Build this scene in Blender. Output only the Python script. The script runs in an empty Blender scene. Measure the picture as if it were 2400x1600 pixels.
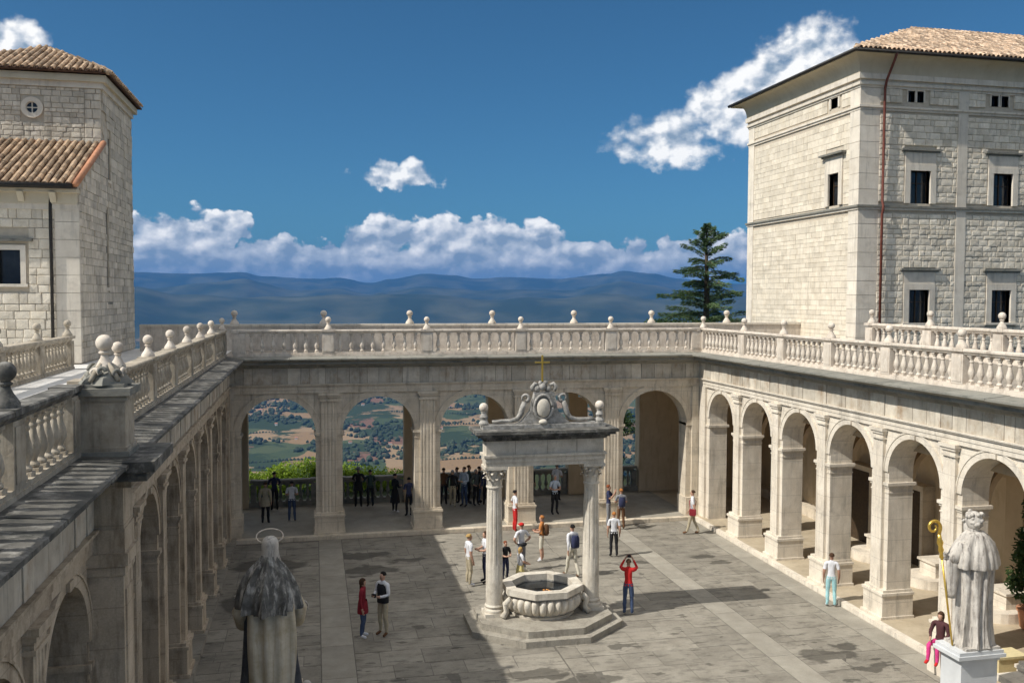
import bpy, bmesh, math, random
from mathutils import Vector, Matrix, noise
random.seed(7)
PI = math.pi
SC = bpy.context.scene
COL = SC.collection

# ------------------------------------------------------------------ camera
CAM_H = 9.6
YAW, PITCH, ROLL = math.radians(12.4), math.radians(-2.767), math.radians(0.17)
FPX = 2117.0 / 2400.0
_f = Vector((math.sin(YAW) * math.cos(PITCH), math.cos(YAW) * math.cos(PITCH), math.sin(PITCH)))
_r = Vector((math.cos(YAW), -math.sin(YAW), 0))
_u = _r.cross(_f)
_r, _u = _r * math.cos(ROLL) + _u * math.sin(ROLL), _u * math.cos(ROLL) - _r * math.sin(ROLL)
cam_data = bpy.data.cameras.new('camera')
cam_data.sensor_width = 36.0
cam_data.lens = 36.0 * FPX
cam_data.clip_start = 0.2
cam_data.clip_end = 90000.0
cam = bpy.data.objects.new('camera', cam_data)
COL.objects.link(cam)
M = Matrix((( _r.x, _u.x, -_f.x, 0), (_r.y, _u.y, -_f.y, 0), (_r.z, _u.z, -_f.z, CAM_H), (0, 0, 0, 1)))
cam.matrix_world = M
SC.camera = cam

# ------------------------------------------------------------------ sun and sky
SUN_TRAVEL = Vector((0.97, 0.22, -1.0)).normalized()
SUN_EL = math.asin(-SUN_TRAVEL.z)
SUN_AZ = math.atan2(-SUN_TRAVEL.x, -SUN_TRAVEL.y)     # direction towards the sun, clockwise from +Y
sd = bpy.data.lights.new('sun', 'SUN')
sd.energy = 3.5
sd.angle = math.radians(0.53)
sd.color = (1.0, 0.96, 0.89)
sun = bpy.data.objects.new('sun', sd)
COL.objects.link(sun)
sun.rotation_euler = SUN_TRAVEL.to_track_quat('-Z', 'Y').to_euler()
SC.view_settings.view_transform = 'Standard'
SC.view_settings.look = 'None'
SC.view_settings.exposure = 0.52
SC.view_settings.gamma = 1.0
SC.view_settings.use_curve_mapping = False
SC.render.engine = 'CYCLES'
SC.cycles.max_bounces = 6
SC.cycles.diffuse_bounces = 4
SC.cycles.volume_bounces = 1
SC.cycles.use_denoising = True
SC.cycles.use_adaptive_sampling = True
SC.cycles.adaptive_threshold = 0.02

SKY_STRENGTH = 0.055
OVERHEAD_FILL_CLOUD = 1.0
SKY_TINT = (0.45, 0.88, 1.04)
CLOUD_GAIN = 0.86
CLOUDS = [(-7.32, 3.0, 3.23, 2.3), (-9.71, 3.4, 1.91, 1.5), (-5.09, 4.0, 1.77, 1.29), (-2.31, 2.84, 2.08, 1.32), (0.56, 2.89, 1.06, 0.94),
  (2.95, 3.05, 2.42, 1.48), (4.84, 3.75, 2.99, 1.62), (8.1, 3.78, 3.57, 1.76), (10.84, 3.66, 3.3, 1.63), (13.59, 3.4, 3.02, 1.5),
  (16.34, 2.85, 2.46, 1.23), (18.25, 2.44, 1.63, 0.95), (-5.62, 1.7, 8.0, 1.7), (3.48, 1.75, 9.5, 1.7), (11.67, 1.8, 9.5, 1.75),
  (20.15, 2.71, 1.61, 1.22), (22.83, 2.97, 1.85, 1.07), (24.94, 3.22, 1.82, 1.2), (26.5, 3.2, 1.54, 1.06), (22.9, 2.0, 6.5, 1.5),
  (-14.5, 3.3, 3.5, 2.2), (30.5, 3.0, 3.5, 1.9), (36.0, 2.8, 4.0, 1.6), (-21.0, 2.8, 4.0, 1.8),
  (5.25, 7.55, 3.1, 1.1), (22.4, 9.6, 4.2, 1.9), (25.35, 11.0, 4.0, 2.5), (28.15, 12.53, 3.9, 2.6),
  (30.85, 14.17, 3.6, 2.4), (-16.4, 13.7, 1.9, 1.5)]

def build_world():
    w = bpy.data.worlds.new('World')
    SC.world = w
    w.use_nodes = True
    nt = w.node_tree
    N, L = nt.nodes, nt.links
    N.clear()
    out = N.new('ShaderNodeOutputWorld')
    bg = N.new('ShaderNodeBackground')
    bg.inputs['Strength'].default_value = SKY_STRENGTH
    L.new(bg.outputs[0], out.inputs['Surface'])
    sky = N.new('ShaderNodeTexSky')
    sky.sky_type = 'NISHITA'
    sky.sun_disc = False
    sky.sun_elevation = SUN_EL
    sky.sun_rotation = SUN_AZ
    sky.altitude = 500
    sky.air_density = 0.85
    sky.dust_density = 1.4
    sky.ozone_density = 3.0
    t = N.new('ShaderNodeVectorMath'); t.operation = 'MULTIPLY'; t.inputs[1].default_value = SKY_TINT
    L.new(sky.outputs[0], t.inputs[0])
    # broken cumulus added overhead, out of view, to fill the shade with white light
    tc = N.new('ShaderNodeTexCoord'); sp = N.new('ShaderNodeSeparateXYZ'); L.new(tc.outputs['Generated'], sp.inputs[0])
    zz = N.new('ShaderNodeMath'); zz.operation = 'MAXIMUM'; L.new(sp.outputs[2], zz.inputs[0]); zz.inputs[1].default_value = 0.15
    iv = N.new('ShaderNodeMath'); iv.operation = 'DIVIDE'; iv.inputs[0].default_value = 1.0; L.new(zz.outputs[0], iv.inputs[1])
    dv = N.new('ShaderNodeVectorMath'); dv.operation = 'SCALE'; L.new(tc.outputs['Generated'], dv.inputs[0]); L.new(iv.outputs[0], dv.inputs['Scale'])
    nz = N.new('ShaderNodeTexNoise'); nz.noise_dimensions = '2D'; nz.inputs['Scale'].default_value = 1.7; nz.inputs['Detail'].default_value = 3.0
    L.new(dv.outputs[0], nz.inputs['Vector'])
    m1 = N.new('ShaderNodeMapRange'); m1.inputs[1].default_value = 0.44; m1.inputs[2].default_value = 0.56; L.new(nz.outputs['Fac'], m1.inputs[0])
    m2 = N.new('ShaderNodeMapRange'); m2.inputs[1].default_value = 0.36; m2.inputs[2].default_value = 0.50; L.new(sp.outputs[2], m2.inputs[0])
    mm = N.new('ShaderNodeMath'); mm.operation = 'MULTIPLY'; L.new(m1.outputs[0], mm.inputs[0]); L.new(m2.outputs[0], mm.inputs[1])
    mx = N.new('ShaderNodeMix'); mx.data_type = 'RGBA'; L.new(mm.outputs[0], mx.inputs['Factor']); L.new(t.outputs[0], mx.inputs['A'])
    g_ = OVERHEAD_FILL_CLOUD / SKY_STRENGTH
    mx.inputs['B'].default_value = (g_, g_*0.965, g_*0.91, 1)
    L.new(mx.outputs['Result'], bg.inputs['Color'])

def build_clouds():
    """the cloud layer: a ring of sky 46 km away, all round, above the horizon"""
    m = bpy.data.materials.new('cloud_sky'); m.use_nodes = True
    m.cycles.emission_sampling = 'NONE'
    nt = m.node_tree
    N, L = nt.nodes, nt.links
    N.clear()
    out = N.new('ShaderNodeOutputMaterial')
    geo = N.new('ShaderNodeNewGeometry')
    nrm = N.new('ShaderNodeVectorMath'); nrm.operation = 'NORMALIZE'
    L.new(geo.outputs['Position'], nrm.inputs[0])
    sep = N.new('ShaderNodeSeparateXYZ')
    L.new(nrm.outputs[0], sep.inputs[0])
    def math_(op, a, b=None, c=None, clamp=False):
        n = N.new('ShaderNodeMath'); n.operation = op; n.use_clamp = clamp
        for i, v in enumerate((a, b, c)):
            if v is None: continue
            if isinstance(v, (int, float)): n.inputs[i].default_value = v
            else: L.new(v, n.inputs[i])
        return n.outputs[0]
    az = math_('MULTIPLY', math_('ARCTAN2', sep.outputs[0], sep.outputs[1]), 180 / PI)
    el = math_('MULTIPLY', math_('ARCSINE', sep.outputs[2]), 180 / PI)
    comb = N.new('ShaderNodeCombineXYZ')
    L.new(az, comb.inputs[0]); L.new(el, comb.inputs[1])
    P = comb.outputs[0]
    def vmath(op, a, b):
        n = N.new('ShaderNodeVectorMath'); n.operation = op
        for i, v in enumerate((a, b)):
            if v is None: continue
            if isinstance(v, tuple): n.inputs[i].default_value = v
            else: L.new(v, n.inputs[i])
        return n
    # distort the direction a little so the outlines billow
    def fbm(vec, scale, detail, rough=0.55, dim='2D'):
        n = N.new('ShaderNodeTexNoise'); n.noise_dimensions = dim
        n.inputs['Scale'].default_value = scale; n.inputs['Detail'].default_value = detail
        n.inputs['Roughness'].default_value = rough
        L.new(vec, n.inputs['Vector'])
        return n
    w1 = vmath('MULTIPLY', vmath('SUBTRACT', fbm(P, 0.5, 4, 0.52).outputs['Color'], (0.5, 0.5, 0.5)).outputs[0], (3.4, 1.9, 0)).outputs[0]
    PW = vmath('ADD', P, w1).outputs[0]
    pot = None
    for (a, e, ra, re) in CLOUDS:
        d = vmath('SUBTRACT', PW, (a, e, 0)).outputs[0]
        d = vmath('MULTIPLY', d, (1 / ra, 1 / re, 0)).outputs[0]
        ln = vmath('LENGTH', d, None).outputs['Value']
        v = math_('SUBTRACT', 1.0, ln)
        if pot is None: pot = v
        else:
            n = N.new('ShaderNodeMath'); n.operation = 'SMOOTH_MAX'
            L.new(pot, n.inputs[0]); L.new(v, n.inputs[1]); n.inputs[2].default_value = 0.12
            pot = n.outputs[0]
    # the same kind of bank goes on all round the horizon outside the view
    g = fbm(P, 0.12, 3)
    bank = math_('SUBTRACT', math_('MULTIPLY', g.outputs['Fac'], 1.6), math_('ADD', math_('MULTIPLY', math_('ABSOLUTE', math_('SUBTRACT', el, 2.4)), 0.28), 0.42))
    side = math_('MULTIPLY', math_('SUBTRACT', math_('ABSOLUTE', math_('SUBTRACT', az, 8.0)), 30.0), 0.25, clamp=True)
    bank = math_('ADD', bank, math_('MULTIPLY', math_('SUBTRACT', side, 1.0), 4.0))
    pot = math_('MAXIMUM', pot, bank)

    def dens(vec):
        s = vmath('MULTIPLY', vec, (0.62, 0.85, 1.0)).outputs[0]
        wv = fbm(s, 0.9, 3)
        wc = vmath('SUBTRACT', wv.outputs['Color'], (0.5, 0.5, 0.5)).outputs[0]
        wc = vmath('MULTIPLY', wc, (0.7, 0.7, 0)).outputs[0]
        s2 = vmath('ADD', s, wc).outputs[0]
        vo = N.new('ShaderNodeTexVoronoi'); vo.voronoi_dimensions = '2D'; vo.feature = 'SMOOTH_F1'
        vo.inputs['Scale'].default_value = 0.62; vo.inputs['Smoothness'].default_value = 0.35
        if 'Detail' in vo.inputs: vo.inputs['Detail'].default_value = 2.0; vo.inputs['Roughness'].default_value = 0.5
        L.new(s2, vo.inputs['Vector'])
        f = fbm(s, 0.9, 8, 0.58)
        b = math_('SUBTRACT', 0.55, vo.outputs['Distance'])
        return math_('ADD', math_('MULTIPLY', b, 0.75), math_('MULTIPLY', math_('SUBTRACT', f.outputs['Fac'], 0.5), 1.1))
    n0 = dens(P)
    n1 = dens(vmath('ADD', P, (-0.38, 0.50, 0)).outputs[0])
    D = math_('ADD', pot, math_('MULTIPLY', n0, 0.50))
    # denser edge for the low bank, softer for the high wisps
    soft = math_('ADD', 0.17, math_('MULTIPLY', math_('MULTIPLY', math_('SUBTRACT', el, 5.5), 0.25, clamp=True), 0.32))
    alpha = math_('DIVIDE', math_('SUBTRACT', D, 0.02), soft, clamp=True)
    alpha = math_('SMOOTHSTEP', alpha, 0.0, 1.0) if False else math_('MULTIPLY', math_('MULTIPLY', alpha, alpha), math_('SUBTRACT', 3.0, math_('MULTIPLY', alpha, 2.0)))
    thin = math_('SUBTRACT', 1.0, math_('MULTIPLY', math_('MULTIPLY', math_('SUBTRACT', el, 6.0), 0.5, clamp=True), 0.10))
    alpha = math_('MULTIPLY', alpha, thin)
    # light from the upper left: towards the sun the cloud is thinner
    lit = math_('ADD', 0.50, math_('MULTIPLY', math_('SUBTRACT', n0, n1), 1.55))
    hgt = math_('MULTIPLY', math_('SUBTRACT', el, 1.0), 0.21, clamp=True)
    lit = math_('ADD', math_('MULTIPLY', lit, math_('ADD', 0.35, math_('MULTIPLY', hgt, 0.75))), math_('MULTIPLY', math_('SUBTRACT', hgt, 0.5), 0.35), clamp=True)
    ramp = N.new('ShaderNodeValToRGB')
    cr = ramp.color_ramp
    cr.elements[0].position = 0.0; cr.elements[0].color = (0.24, 0.32, 0.41, 1)
    cr.elements[1].position = 1.0; cr.elements[1].color = (1.0, 0.985, 0.95, 1)
    mid = cr.elements.new(0.45); mid.color = (0.52, 0.57, 0.63, 1)
    L.new(lit, ramp.inputs[0])
    em = N.new('ShaderNodeEmission'); L.new(ramp.outputs[0], em.inputs['Color']); em.inputs['Strength'].default_value = CLOUD_GAIN
    tr = N.new('ShaderNodeBsdfTransparent')
    ms = N.new('ShaderNodeMixShader'); L.new(alpha, ms.inputs[0]); L.new(tr.outputs[0], ms.inputs[1]); L.new(em.outputs[0], ms.inputs[2])
    L.new(ms.outputs[0], out.inputs['Surface'])
    R, n = 46000.0, 96
    zs = [-900.0, 4000.0, 9000.0, 15000.0, 21000.0]
    V = [(R*math.sin(2*PI*k/n), R*math.cos(2*PI*k/n), z) for z in zs for k in range(n)]
    F = [(i*n+k, i*n+(k+1) % n, (i+1)*n+(k+1) % n, (i+1)*n+k) for i in range(len(zs)-1) for k in range(n)]
    me = bpy.data.meshes.new('sky'); me.from_pydata(V, [], F); me.materials.append(m)
    o = bpy.data.objects.new('sky', me); COL.objects.link(o); o['kind'] = 'structure'
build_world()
build_clouds()

# ------------------------------------------------------------------ mesh helpers
class MB:
    """collects geometry; mp maps local (u, v, z) to world"""
    def __init__(self, mp=None):
        self.v = []; self.f = []; self.mp = mp; self.mi = []; self.cur = 0
    def add(self, p):
        if self.mp: p = self.mp(*p)
        self.v.append(tuple(p)); return len(self.v) - 1
    def face(self, *idx):
        self.f.append(tuple(idx)); self.mi.append(self.cur)
    def box(self, a, b):
        x0, y0, z0 = (min(a[i], b[i]) for i in range(3)); x1, y1, z1 = (max(a[i], b[i]) for i in range(3))
        i = [self.add(p) for p in ((x0,y0,z0),(x1,y0,z0),(x1,y1,z0),(x0,y1,z0),(x0,y0,z1),(x1,y0,z1),(x1,y1,z1),(x0,y1,z1))]
        for q in ((0,3,2,1),(4,5,6,7),(0,1,5,4),(1,2,6,5),(2,3,7,6),(3,0,4,7)): self.face(*[i[k] for k in q])
        return self
    def prism(self, poly, t0, t1, fn):
        """poly: 2D points; fn(p, t) -> 3D local point; extruded from t0 to t1"""
        n = len(poly)
        a = [self.add(fn(p, t0)) for p in poly]; b = [self.add(fn(p, t1)) for p in poly]
        self.face(*a); self.face(*reversed(b))
        for i in range(n): self.face(a[i], b[i], b[(i+1) % n], a[(i+1) % n])
        return self
    def shell(self, pts, quads, t0, t1, fn):
        """several 2D faces sharing points, extruded; only outer edges get side faces"""
        a = [self.add(fn(p, t0)) for p in pts]; b = [self.add(fn(p, t1)) for p in pts]
        cnt = {}
        for q in quads:
            self.face(*[a[i] for i in q]); self.face(*[b[i] for i in reversed(q)])
            for i in range(len(q)):
                e = (q[i], q[(i+1) % len(q)]); k = tuple(sorted(e)); cnt.setdefault(k, []).append(e)
        for k, es in cnt.items():
            if len(es) == 1:
                i, j = es[0]; self.face(a[i], b[i], b[j], a[j])
        return self
    def lathe(self, prof, seg=12, c=(0, 0, 0), sq=None, cap=True):
        """prof: list of (r, z)"""
        rings = []
        for r, z in prof:
            rings.append([self.add((c[0] + r*math.cos(2*PI*k/seg), c[1] + r*math.sin(2*PI*k/seg), c[2] + z)) for k in range(seg)])
        for i in range(len(rings)-1):
            for k in range(seg):
                self.face(rings[i][k], rings[i][(k+1) % seg], rings[i+1][(k+1) % seg], rings[i+1][k])
        if cap:
            self.face(*reversed(rings[0])); self.face(*rings[-1])
        return self
    def sphere(self, c, r, seg=12, rings=8, s=(1, 1, 1)):
        top = self.add((c[0], c[1], c[2] + r*s[2])); bot = self.add((c[0], c[1], c[2] - r*s[2]))
        R = []
        for i in range(1, rings):
            t = PI*i/rings
            R.append([self.add((c[0] + r*s[0]*math.sin(t)*math.cos(2*PI*k/seg), c[1] + r*s[1]*math.sin(t)*math.sin(2*PI*k/seg), c[2] + r*s[2]*math.cos(t))) for k in range(seg)])
        for k in range(seg):
            self.face(top, R[0][k], R[0][(k+1) % seg]); self.face(bot, R[-1][(k+1) % seg], R[-1][k])
            for i in range(len(R)-1): self.face(R[i][k], R[i+1][k], R[i+1][(k+1) % seg], R[i][(k+1) % seg])
        return self
    def tube(self, pts, rad, seg=8, cap=True):
        pts = [Vector(p) for p in pts]; n = len(pts)
        rr = rad if isinstance(rad, (list, tuple)) else [rad]*n
        up = Vector((0, 0, 1)); rings = []
        pu = None
        for i, p in enumerate(pts):
            d = (pts[min(i+1, n-1)] - pts[max(i-1, 0)])
            if d.length < 1e-9: d = up.copy()
            d.normalize()
            if pu is None:
                a = up if abs(d.z) < 0.9 else Vector((1, 0, 0))
                pu = d.cross(a).normalized()
            s = (pu - d * pu.dot(d)).normalized(); pu = s; t = d.cross(s)
            rings.append([self.add(p + (s*math.cos(2*PI*k/seg) + t*math.sin(2*PI*k/seg))*rr[i]) for k in range(seg)])
        for i in range(n-1):
            for k in range(seg): self.face(rings[i][k], rings[i][(k+1) % seg], rings[i+1][(k+1) % seg], rings[i+1][k])
        if cap: self.face(*reversed(rings[0])); self.face(*rings[-1])
        return self
    def loft(self, rings, cap=True):
        R = [[self.add(p) for p in r] for r in rings]; n = len(R[0])
        for i in range(len(R)-1):
            for k in range(n): self.face(R[i][k], R[i][(k+1) % n], R[i+1][(k+1) % n], R[i+1][k])
        if cap: self.face(*reversed(R[0])); self.face(*R[-1])
        return self
    def mesh(self, name, mats, off=(0, 0, 0), smooth=False, recalc=True, angle=None):
        me = bpy.data.meshes.new(name)
        ox, oy, oz = off
        me.from_pydata([(x-ox, y-oy, z-oz) for x, y, z in self.v], [], self.f)
        if not isinstance(mats, (list, tuple)): mats = [mats]
        for m in mats: me.materials.append(m)
        if len(mats) > 1:
            for p, i in zip(me.polygons, self.mi): p.material_index = i
        if recalc:
            bm = bmesh.new(); bm.from_mesh(me)
            bmesh.ops.recalc_face_normals(bm, faces=bm.faces[:]); bm.to_mesh(me); bm.free()
        if smooth:
            for p in me.polygons: p.use_smooth = True
            if angle is not None:
                try: me.set_sharp_from_angle(angle=math.radians(angle))
                except Exception: pass
        me.update()
        return me

def link(name, data, parent=None, loc=None, rot=None, scale=None):
    o = bpy.data.objects.new(name, data)
    COL.objects.link(o)
    if parent is not None: o.parent = parent
    if loc is not None: o.location = loc
    if rot is not None: o.rotation_euler = rot
    if scale is not None: o.scale = scale
    return o

def tag(o, label=None, cat=None, group=None, kind=None):
    if label: o['label'] = label
    if cat: o['category'] = cat
    if group: o['group'] = group
    if kind: o['kind'] = kind
    return o

def thing(name, loc, label, cat, group=None, rotz=0.0):
    e = bpy.data.objects.new(name, None); COL.objects.link(e)
    e.location = loc; e.rotation_euler = (0, 0, rotz); e.empty_display_size = 0.3
    return tag(e, label, cat, group)

def wpos(o):
    p = Vector((0, 0, 0))
    while o is not None:
        p = p + Vector(o.location); o = o.parent
    return p

def part(name, mb, mat, parent, smooth=False, angle=None, recalc=True):
    """mesh given in world coordinates, parented without moving (parents are not rotated)"""
    off = wpos(parent)
    return link(name, mb.mesh(name, mat, off, smooth, recalc, angle), parent)

def single(name, mb, mat, loc, label, cat, group=None, kind=None, smooth=False, angle=None, recalc=True):
    o = link(name, mb.mesh(name, mat, loc, smooth, recalc, angle), None, loc)
    return tag(o, label, cat, group, kind)

def frame_px(p):
    d = Vector(p) - Vector((0, 0, CAM_H)); w = d.dot(_f)
    if w < 0.3: return None
    return (0.5 + FPX * d.dot(_r) / w, 0.3333 - FPX * d.dot(_u) / w, w)   # in units of the picture width

def pieces(items, name, parent, mesh, mats, limit=300, stuff_name=None, margin=0.04):
    """items: (centre, scale3, euler) in world; the largest on screen become objects, the rest one stuff part"""
    off = wpos(parent)
    sc_ = []
    for it in items:
        p = frame_px(it[0])
        if p is None or not (-margin < p[0] < 1 + margin and -margin < p[1] < 0.6667 + margin): s = -1.0
        else:
            a = sorted(it[1]); s = a[2] * a[1] / (p[2] ** 2)
        sc_.append(s)
    order = sorted(range(len(items)), key=lambda i: -sc_[i])
    chosen = [i for i in order[:limit] if sc_[i] > 0]
    rest = [i for i in order if i not in set(chosen)]
    if not isinstance(mats, (list, tuple)): mats = [mats]
    ms = []
    for m in mats:
        me = mesh.copy(); me.materials.clear(); me.materials.append(m); ms.append(me)
    for i in chosen:
        c, s, e = items[i]
        link(name, ms[i % len(ms)], parent, Vector(c) - off, e, s)
    if rest:
        me = bpy.data.meshes.new(stuff_name or name + '_rest')
        V, F, MI = [], [], []
        bv = [v.co.copy() for v in mesh.vertices]; bf = [tuple(p.vertices) for p in mesh.polygons]
        from mathutils import Euler
        for i in rest:
            c, s, e = items[i]
            R = Euler(e).to_matrix() if e else None
            b = len(V); c = Vector(c) - off
            for v in bv:
                q = Vector((v.x*s[0], v.y*s[1], v.z*s[2]))
                if R: q = R @ q
                V.append(tuple(q + c))
            for q in bf: F.append(tuple(k + b for k in q)); MI.append(i % len(ms))
        me.from_pydata(V, [], F)
        for m in mats: me.materials.append(m)
        if len(mats) > 1: me.polygons.foreach_set('material_index', MI)
        if mesh.polygons[0].use_smooth: me.polygons.foreach_set('use_smooth', [True]*len(F))
        me.update()
        o = link(stuff_name or name + '_rest', me, parent); o['kind'] = 'stuff'
    return

# ------------------------------------------------------------------ materials
def mat(name, c1, c2, scale=3.0, rough=0.85, bump=0.15, bscale=None, stain=None, stain_amt=0.45, stain_scale=(1.2, 1.2, 0.25), rnd=0.0, detail=6, spec=0.3, metallic=0.0, transl=0.0, speckle=0.0, bdist=0.02, spots=0.0, grime=0.0, courses=0.0, patches=()):
    m = bpy.data.materials.new(name); m.use_nodes = True
    nt = m.node_tree; N, L = nt.nodes, nt.links
    bs = N['Principled BSDF']
    bs.inputs['Roughness'].default_value = rough
    bs.inputs['Metallic'].default_value = metallic
    if 'Specular IOR Level' in bs.inputs: bs.inputs['Specular IOR Level'].default_value = spec
    g = N.new('ShaderNodeNewGeometry')
    n1 = N.new('ShaderNodeTexNoise'); n1.inputs['Scale'].default_value = scale; n1.inputs['Detail'].default_value = detail; n1.inputs['Roughness'].default_value = 0.65
    L.new(g.outputs['Position'], n1.inputs['Vector'])
    rp = N.new('ShaderNodeValToRGB'); rp.color_ramp.elements[0].position = 0.32; rp.color_ramp.elements[1].position = 0.70
    rp.color_ramp.elements[0].color = (*c1, 1); rp.color_ramp.elements[1].color = (*c2, 1)
    L.new(n1.outputs['Fac'], rp.inputs[0])
    col = rp.outputs[0]
    def mixc(fac, a, b, mode='MIX'):
        x = N.new('ShaderNodeMix'); x.data_type = 'RGBA'; x.blend_type = mode
        if isinstance(fac, float): x.inputs['Factor'].default_value = fac
        else: L.new(fac, x.inputs['Factor'])
        for s, v in (('A', a), ('B', b)):
            if isinstance(v, tuple): x.inputs[s].default_value = (*v, 1)
            else: L.new(v, x.inputs[s])
        return x.outputs['Result']
    if stain is not None:
        mp = N.new('ShaderNodeMapping'); mp.inputs['Scale'].default_value = stain_scale
        L.new(g.outputs['Position'], mp.inputs['Vector'])
        n2 = N.new('ShaderNodeTexNoise'); n2.inputs['Scale'].default_value = 2.0; n2.inputs['Detail'].default_value = 8; n2.inputs['Roughness'].default_value = 0.7
        L.new(mp.outputs[0], n2.inputs['Vector'])
        r2 = N.new('ShaderNodeValToRGB'); r2.color_ramp.elements[0].position = 0.50; r2.color_ramp.elements[1].position = 0.72
        r2.color_ramp.elements[0].color = (0, 0, 0, 1); r2.color_ramp.elements[1].color = (stain_amt, stain_amt, stain_amt, 1)
        L.new(n2.outputs['Fac'], r2.inputs[0])
        col = mixc(r2.outputs[0], col, stain)
    if spots > 0:
        mp5 = N.new('ShaderNodeMapping'); mp5.inputs['Scale'].default_value = (0.9, 1.9, 1.0); mp5.inputs['Location'].default_value = (3.1, 7.7, 0)
        L.new(g.outputs['Position'], mp5.inputs['Vector'])
        n5 = N.new('ShaderNodeTexNoise'); n5.inputs['Scale'].default_value = 1.5; n5.inputs['Detail'].default_value = 5; n5.inputs['Roughness'].default_value = 0.55
        L.new(mp5.outputs[0], n5.inputs['Vector'])
        r5 = N.new('ShaderNodeValToRGB'); r5.color_ramp.elements[0].position = 0.625; r5.color_ramp.elements[1].position = 0.665
        r5.color_ramp.elements[0].color = (0, 0, 0, 1); r5.color_ramp.elements[1].color = (spots, spots, spots, 1)
        L.new(n5.outputs['Fac'], r5.inputs[0])
        col = mixc(r5.outputs[0], col, tuple(c*0.30 for c in c1))
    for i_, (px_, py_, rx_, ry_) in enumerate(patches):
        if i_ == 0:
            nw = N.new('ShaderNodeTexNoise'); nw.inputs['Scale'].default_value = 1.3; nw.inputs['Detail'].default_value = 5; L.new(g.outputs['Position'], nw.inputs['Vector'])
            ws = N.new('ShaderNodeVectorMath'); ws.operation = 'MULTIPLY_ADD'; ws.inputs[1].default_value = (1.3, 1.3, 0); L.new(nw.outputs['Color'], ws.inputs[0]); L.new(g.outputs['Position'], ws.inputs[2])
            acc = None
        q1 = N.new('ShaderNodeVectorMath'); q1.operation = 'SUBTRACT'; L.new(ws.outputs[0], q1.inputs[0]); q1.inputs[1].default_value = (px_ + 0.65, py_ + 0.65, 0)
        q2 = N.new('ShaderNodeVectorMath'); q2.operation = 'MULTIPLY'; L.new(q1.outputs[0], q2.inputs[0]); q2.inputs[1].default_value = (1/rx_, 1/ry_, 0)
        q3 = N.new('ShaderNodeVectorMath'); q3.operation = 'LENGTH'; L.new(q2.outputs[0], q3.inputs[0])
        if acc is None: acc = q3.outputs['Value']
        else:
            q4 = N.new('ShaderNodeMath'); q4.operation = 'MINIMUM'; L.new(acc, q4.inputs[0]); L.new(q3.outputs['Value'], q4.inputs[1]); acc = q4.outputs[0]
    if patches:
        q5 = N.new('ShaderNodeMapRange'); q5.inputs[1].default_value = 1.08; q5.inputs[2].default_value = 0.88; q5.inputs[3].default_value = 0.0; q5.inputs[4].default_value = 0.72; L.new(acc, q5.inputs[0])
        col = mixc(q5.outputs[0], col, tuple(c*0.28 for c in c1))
    if courses > 0:
        sx_ = N.new('ShaderNodeSeparateXYZ'); L.new(g.outputs['Position'], sx_.inputs[0])
        dz = N.new('ShaderNodeMath'); dz.operation = 'DIVIDE'; L.new(sx_.outputs[2], dz.inputs[0]); dz.inputs[1].default_value = courses
        fz = N.new('ShaderNodeMath'); fz.operation = 'PINGPONG'; L.new(dz.outputs[0], fz.inputs[0]); fz.inputs[1].default_value = 0.5
        ml = N.new('ShaderNodeMapRange'); ml.inputs[1].default_value = 0.0; ml.inputs[2].default_value = 0.022; ml.inputs[3].default_value = 0.45; ml.inputs[4].default_value = 0.0; L.new(fz.outputs[0], ml.inputs[0])
        col = mixc(ml.outputs[0], col, tuple(c*0.35 for c in c1))
    if grime > 0:
        for (sc3, a0, a1, am) in (((5.0, 5.0, 0.45), 0.54, 0.70, grime), ((1.1, 1.1, 1.6), 0.56, 0.66, grime*0.55)):
            mg = N.new('ShaderNodeMapping'); mg.inputs['Scale'].default_value = sc3; mg.inputs['Location'].default_value = (1.7, 4.2, 0.6); L.new(g.outputs['Position'], mg.inputs['Vector'])
            ng = N.new('ShaderNodeTexNoise'); ng.inputs['Scale'].default_value = 1.0; ng.inputs['Detail'].default_value = 6; ng.inputs['Roughness'].default_value = 0.66; L.new(mg.outputs[0], ng.inputs['Vector'])
            rg_ = N.new('ShaderNodeMapRange'); rg_.inputs[1].default_value = a0; rg_.inputs[2].default_value = a1; rg_.inputs[3].default_value = 0.0; rg_.inputs[4].default_value = am; L.new(ng.outputs['Fac'], rg_.inputs[0])
            col = mixc(rg_.outputs[0], col, (c1[0]*0.30, c1[1]*0.30, c1[2]*0.31))
    if speckle > 0:
        n4 = N.new('ShaderNodeTexNoise'); n4.inputs['Scale'].default_value = 38.0; n4.inputs['Detail'].default_value = 3
        L.new(g.outputs['Position'], n4.inputs['Vector'])
        mr = N.new('ShaderNodeMapRange'); mr.inputs[1].default_value = 0.3; mr.inputs[2].default_value = 0.7; mr.inputs[3].default_value = 1 - speckle; mr.inputs[4].default_value = 1 + speckle
        L.new(n4.outputs['Fac'], mr.inputs[0])
        vv = N.new('ShaderNodeVectorMath'); vv.operation = 'SCALE'; L.new(col, vv.inputs[0]); L.new(mr.outputs[0], vv.inputs['Scale']); col = vv.outputs[0]
    if rnd > 0:
        oi = N.new('ShaderNodeObjectInfo'); gi = N.new('ShaderNodeNewGeometry')
        # objects differ by their own random value, joined pieces by island
        ad = N.new('ShaderNodeMath'); ad.operation = 'ADD'; L.new(oi.outputs['Random'], ad.inputs[0]); L.new(gi.outputs['Random Per Island'], ad.inputs[1])
        fr = N.new('ShaderNodeMath'); fr.operation = 'FRACT'; L.new(ad.outputs[0], fr.inputs[0])
        mr = N.new('ShaderNodeMapRange'); mr.inputs[3].default_value = 1 - rnd; mr.inputs[4].default_value = 1 + rnd * 0.7
        L.new(fr.outputs[0], mr.inputs[0])
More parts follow.
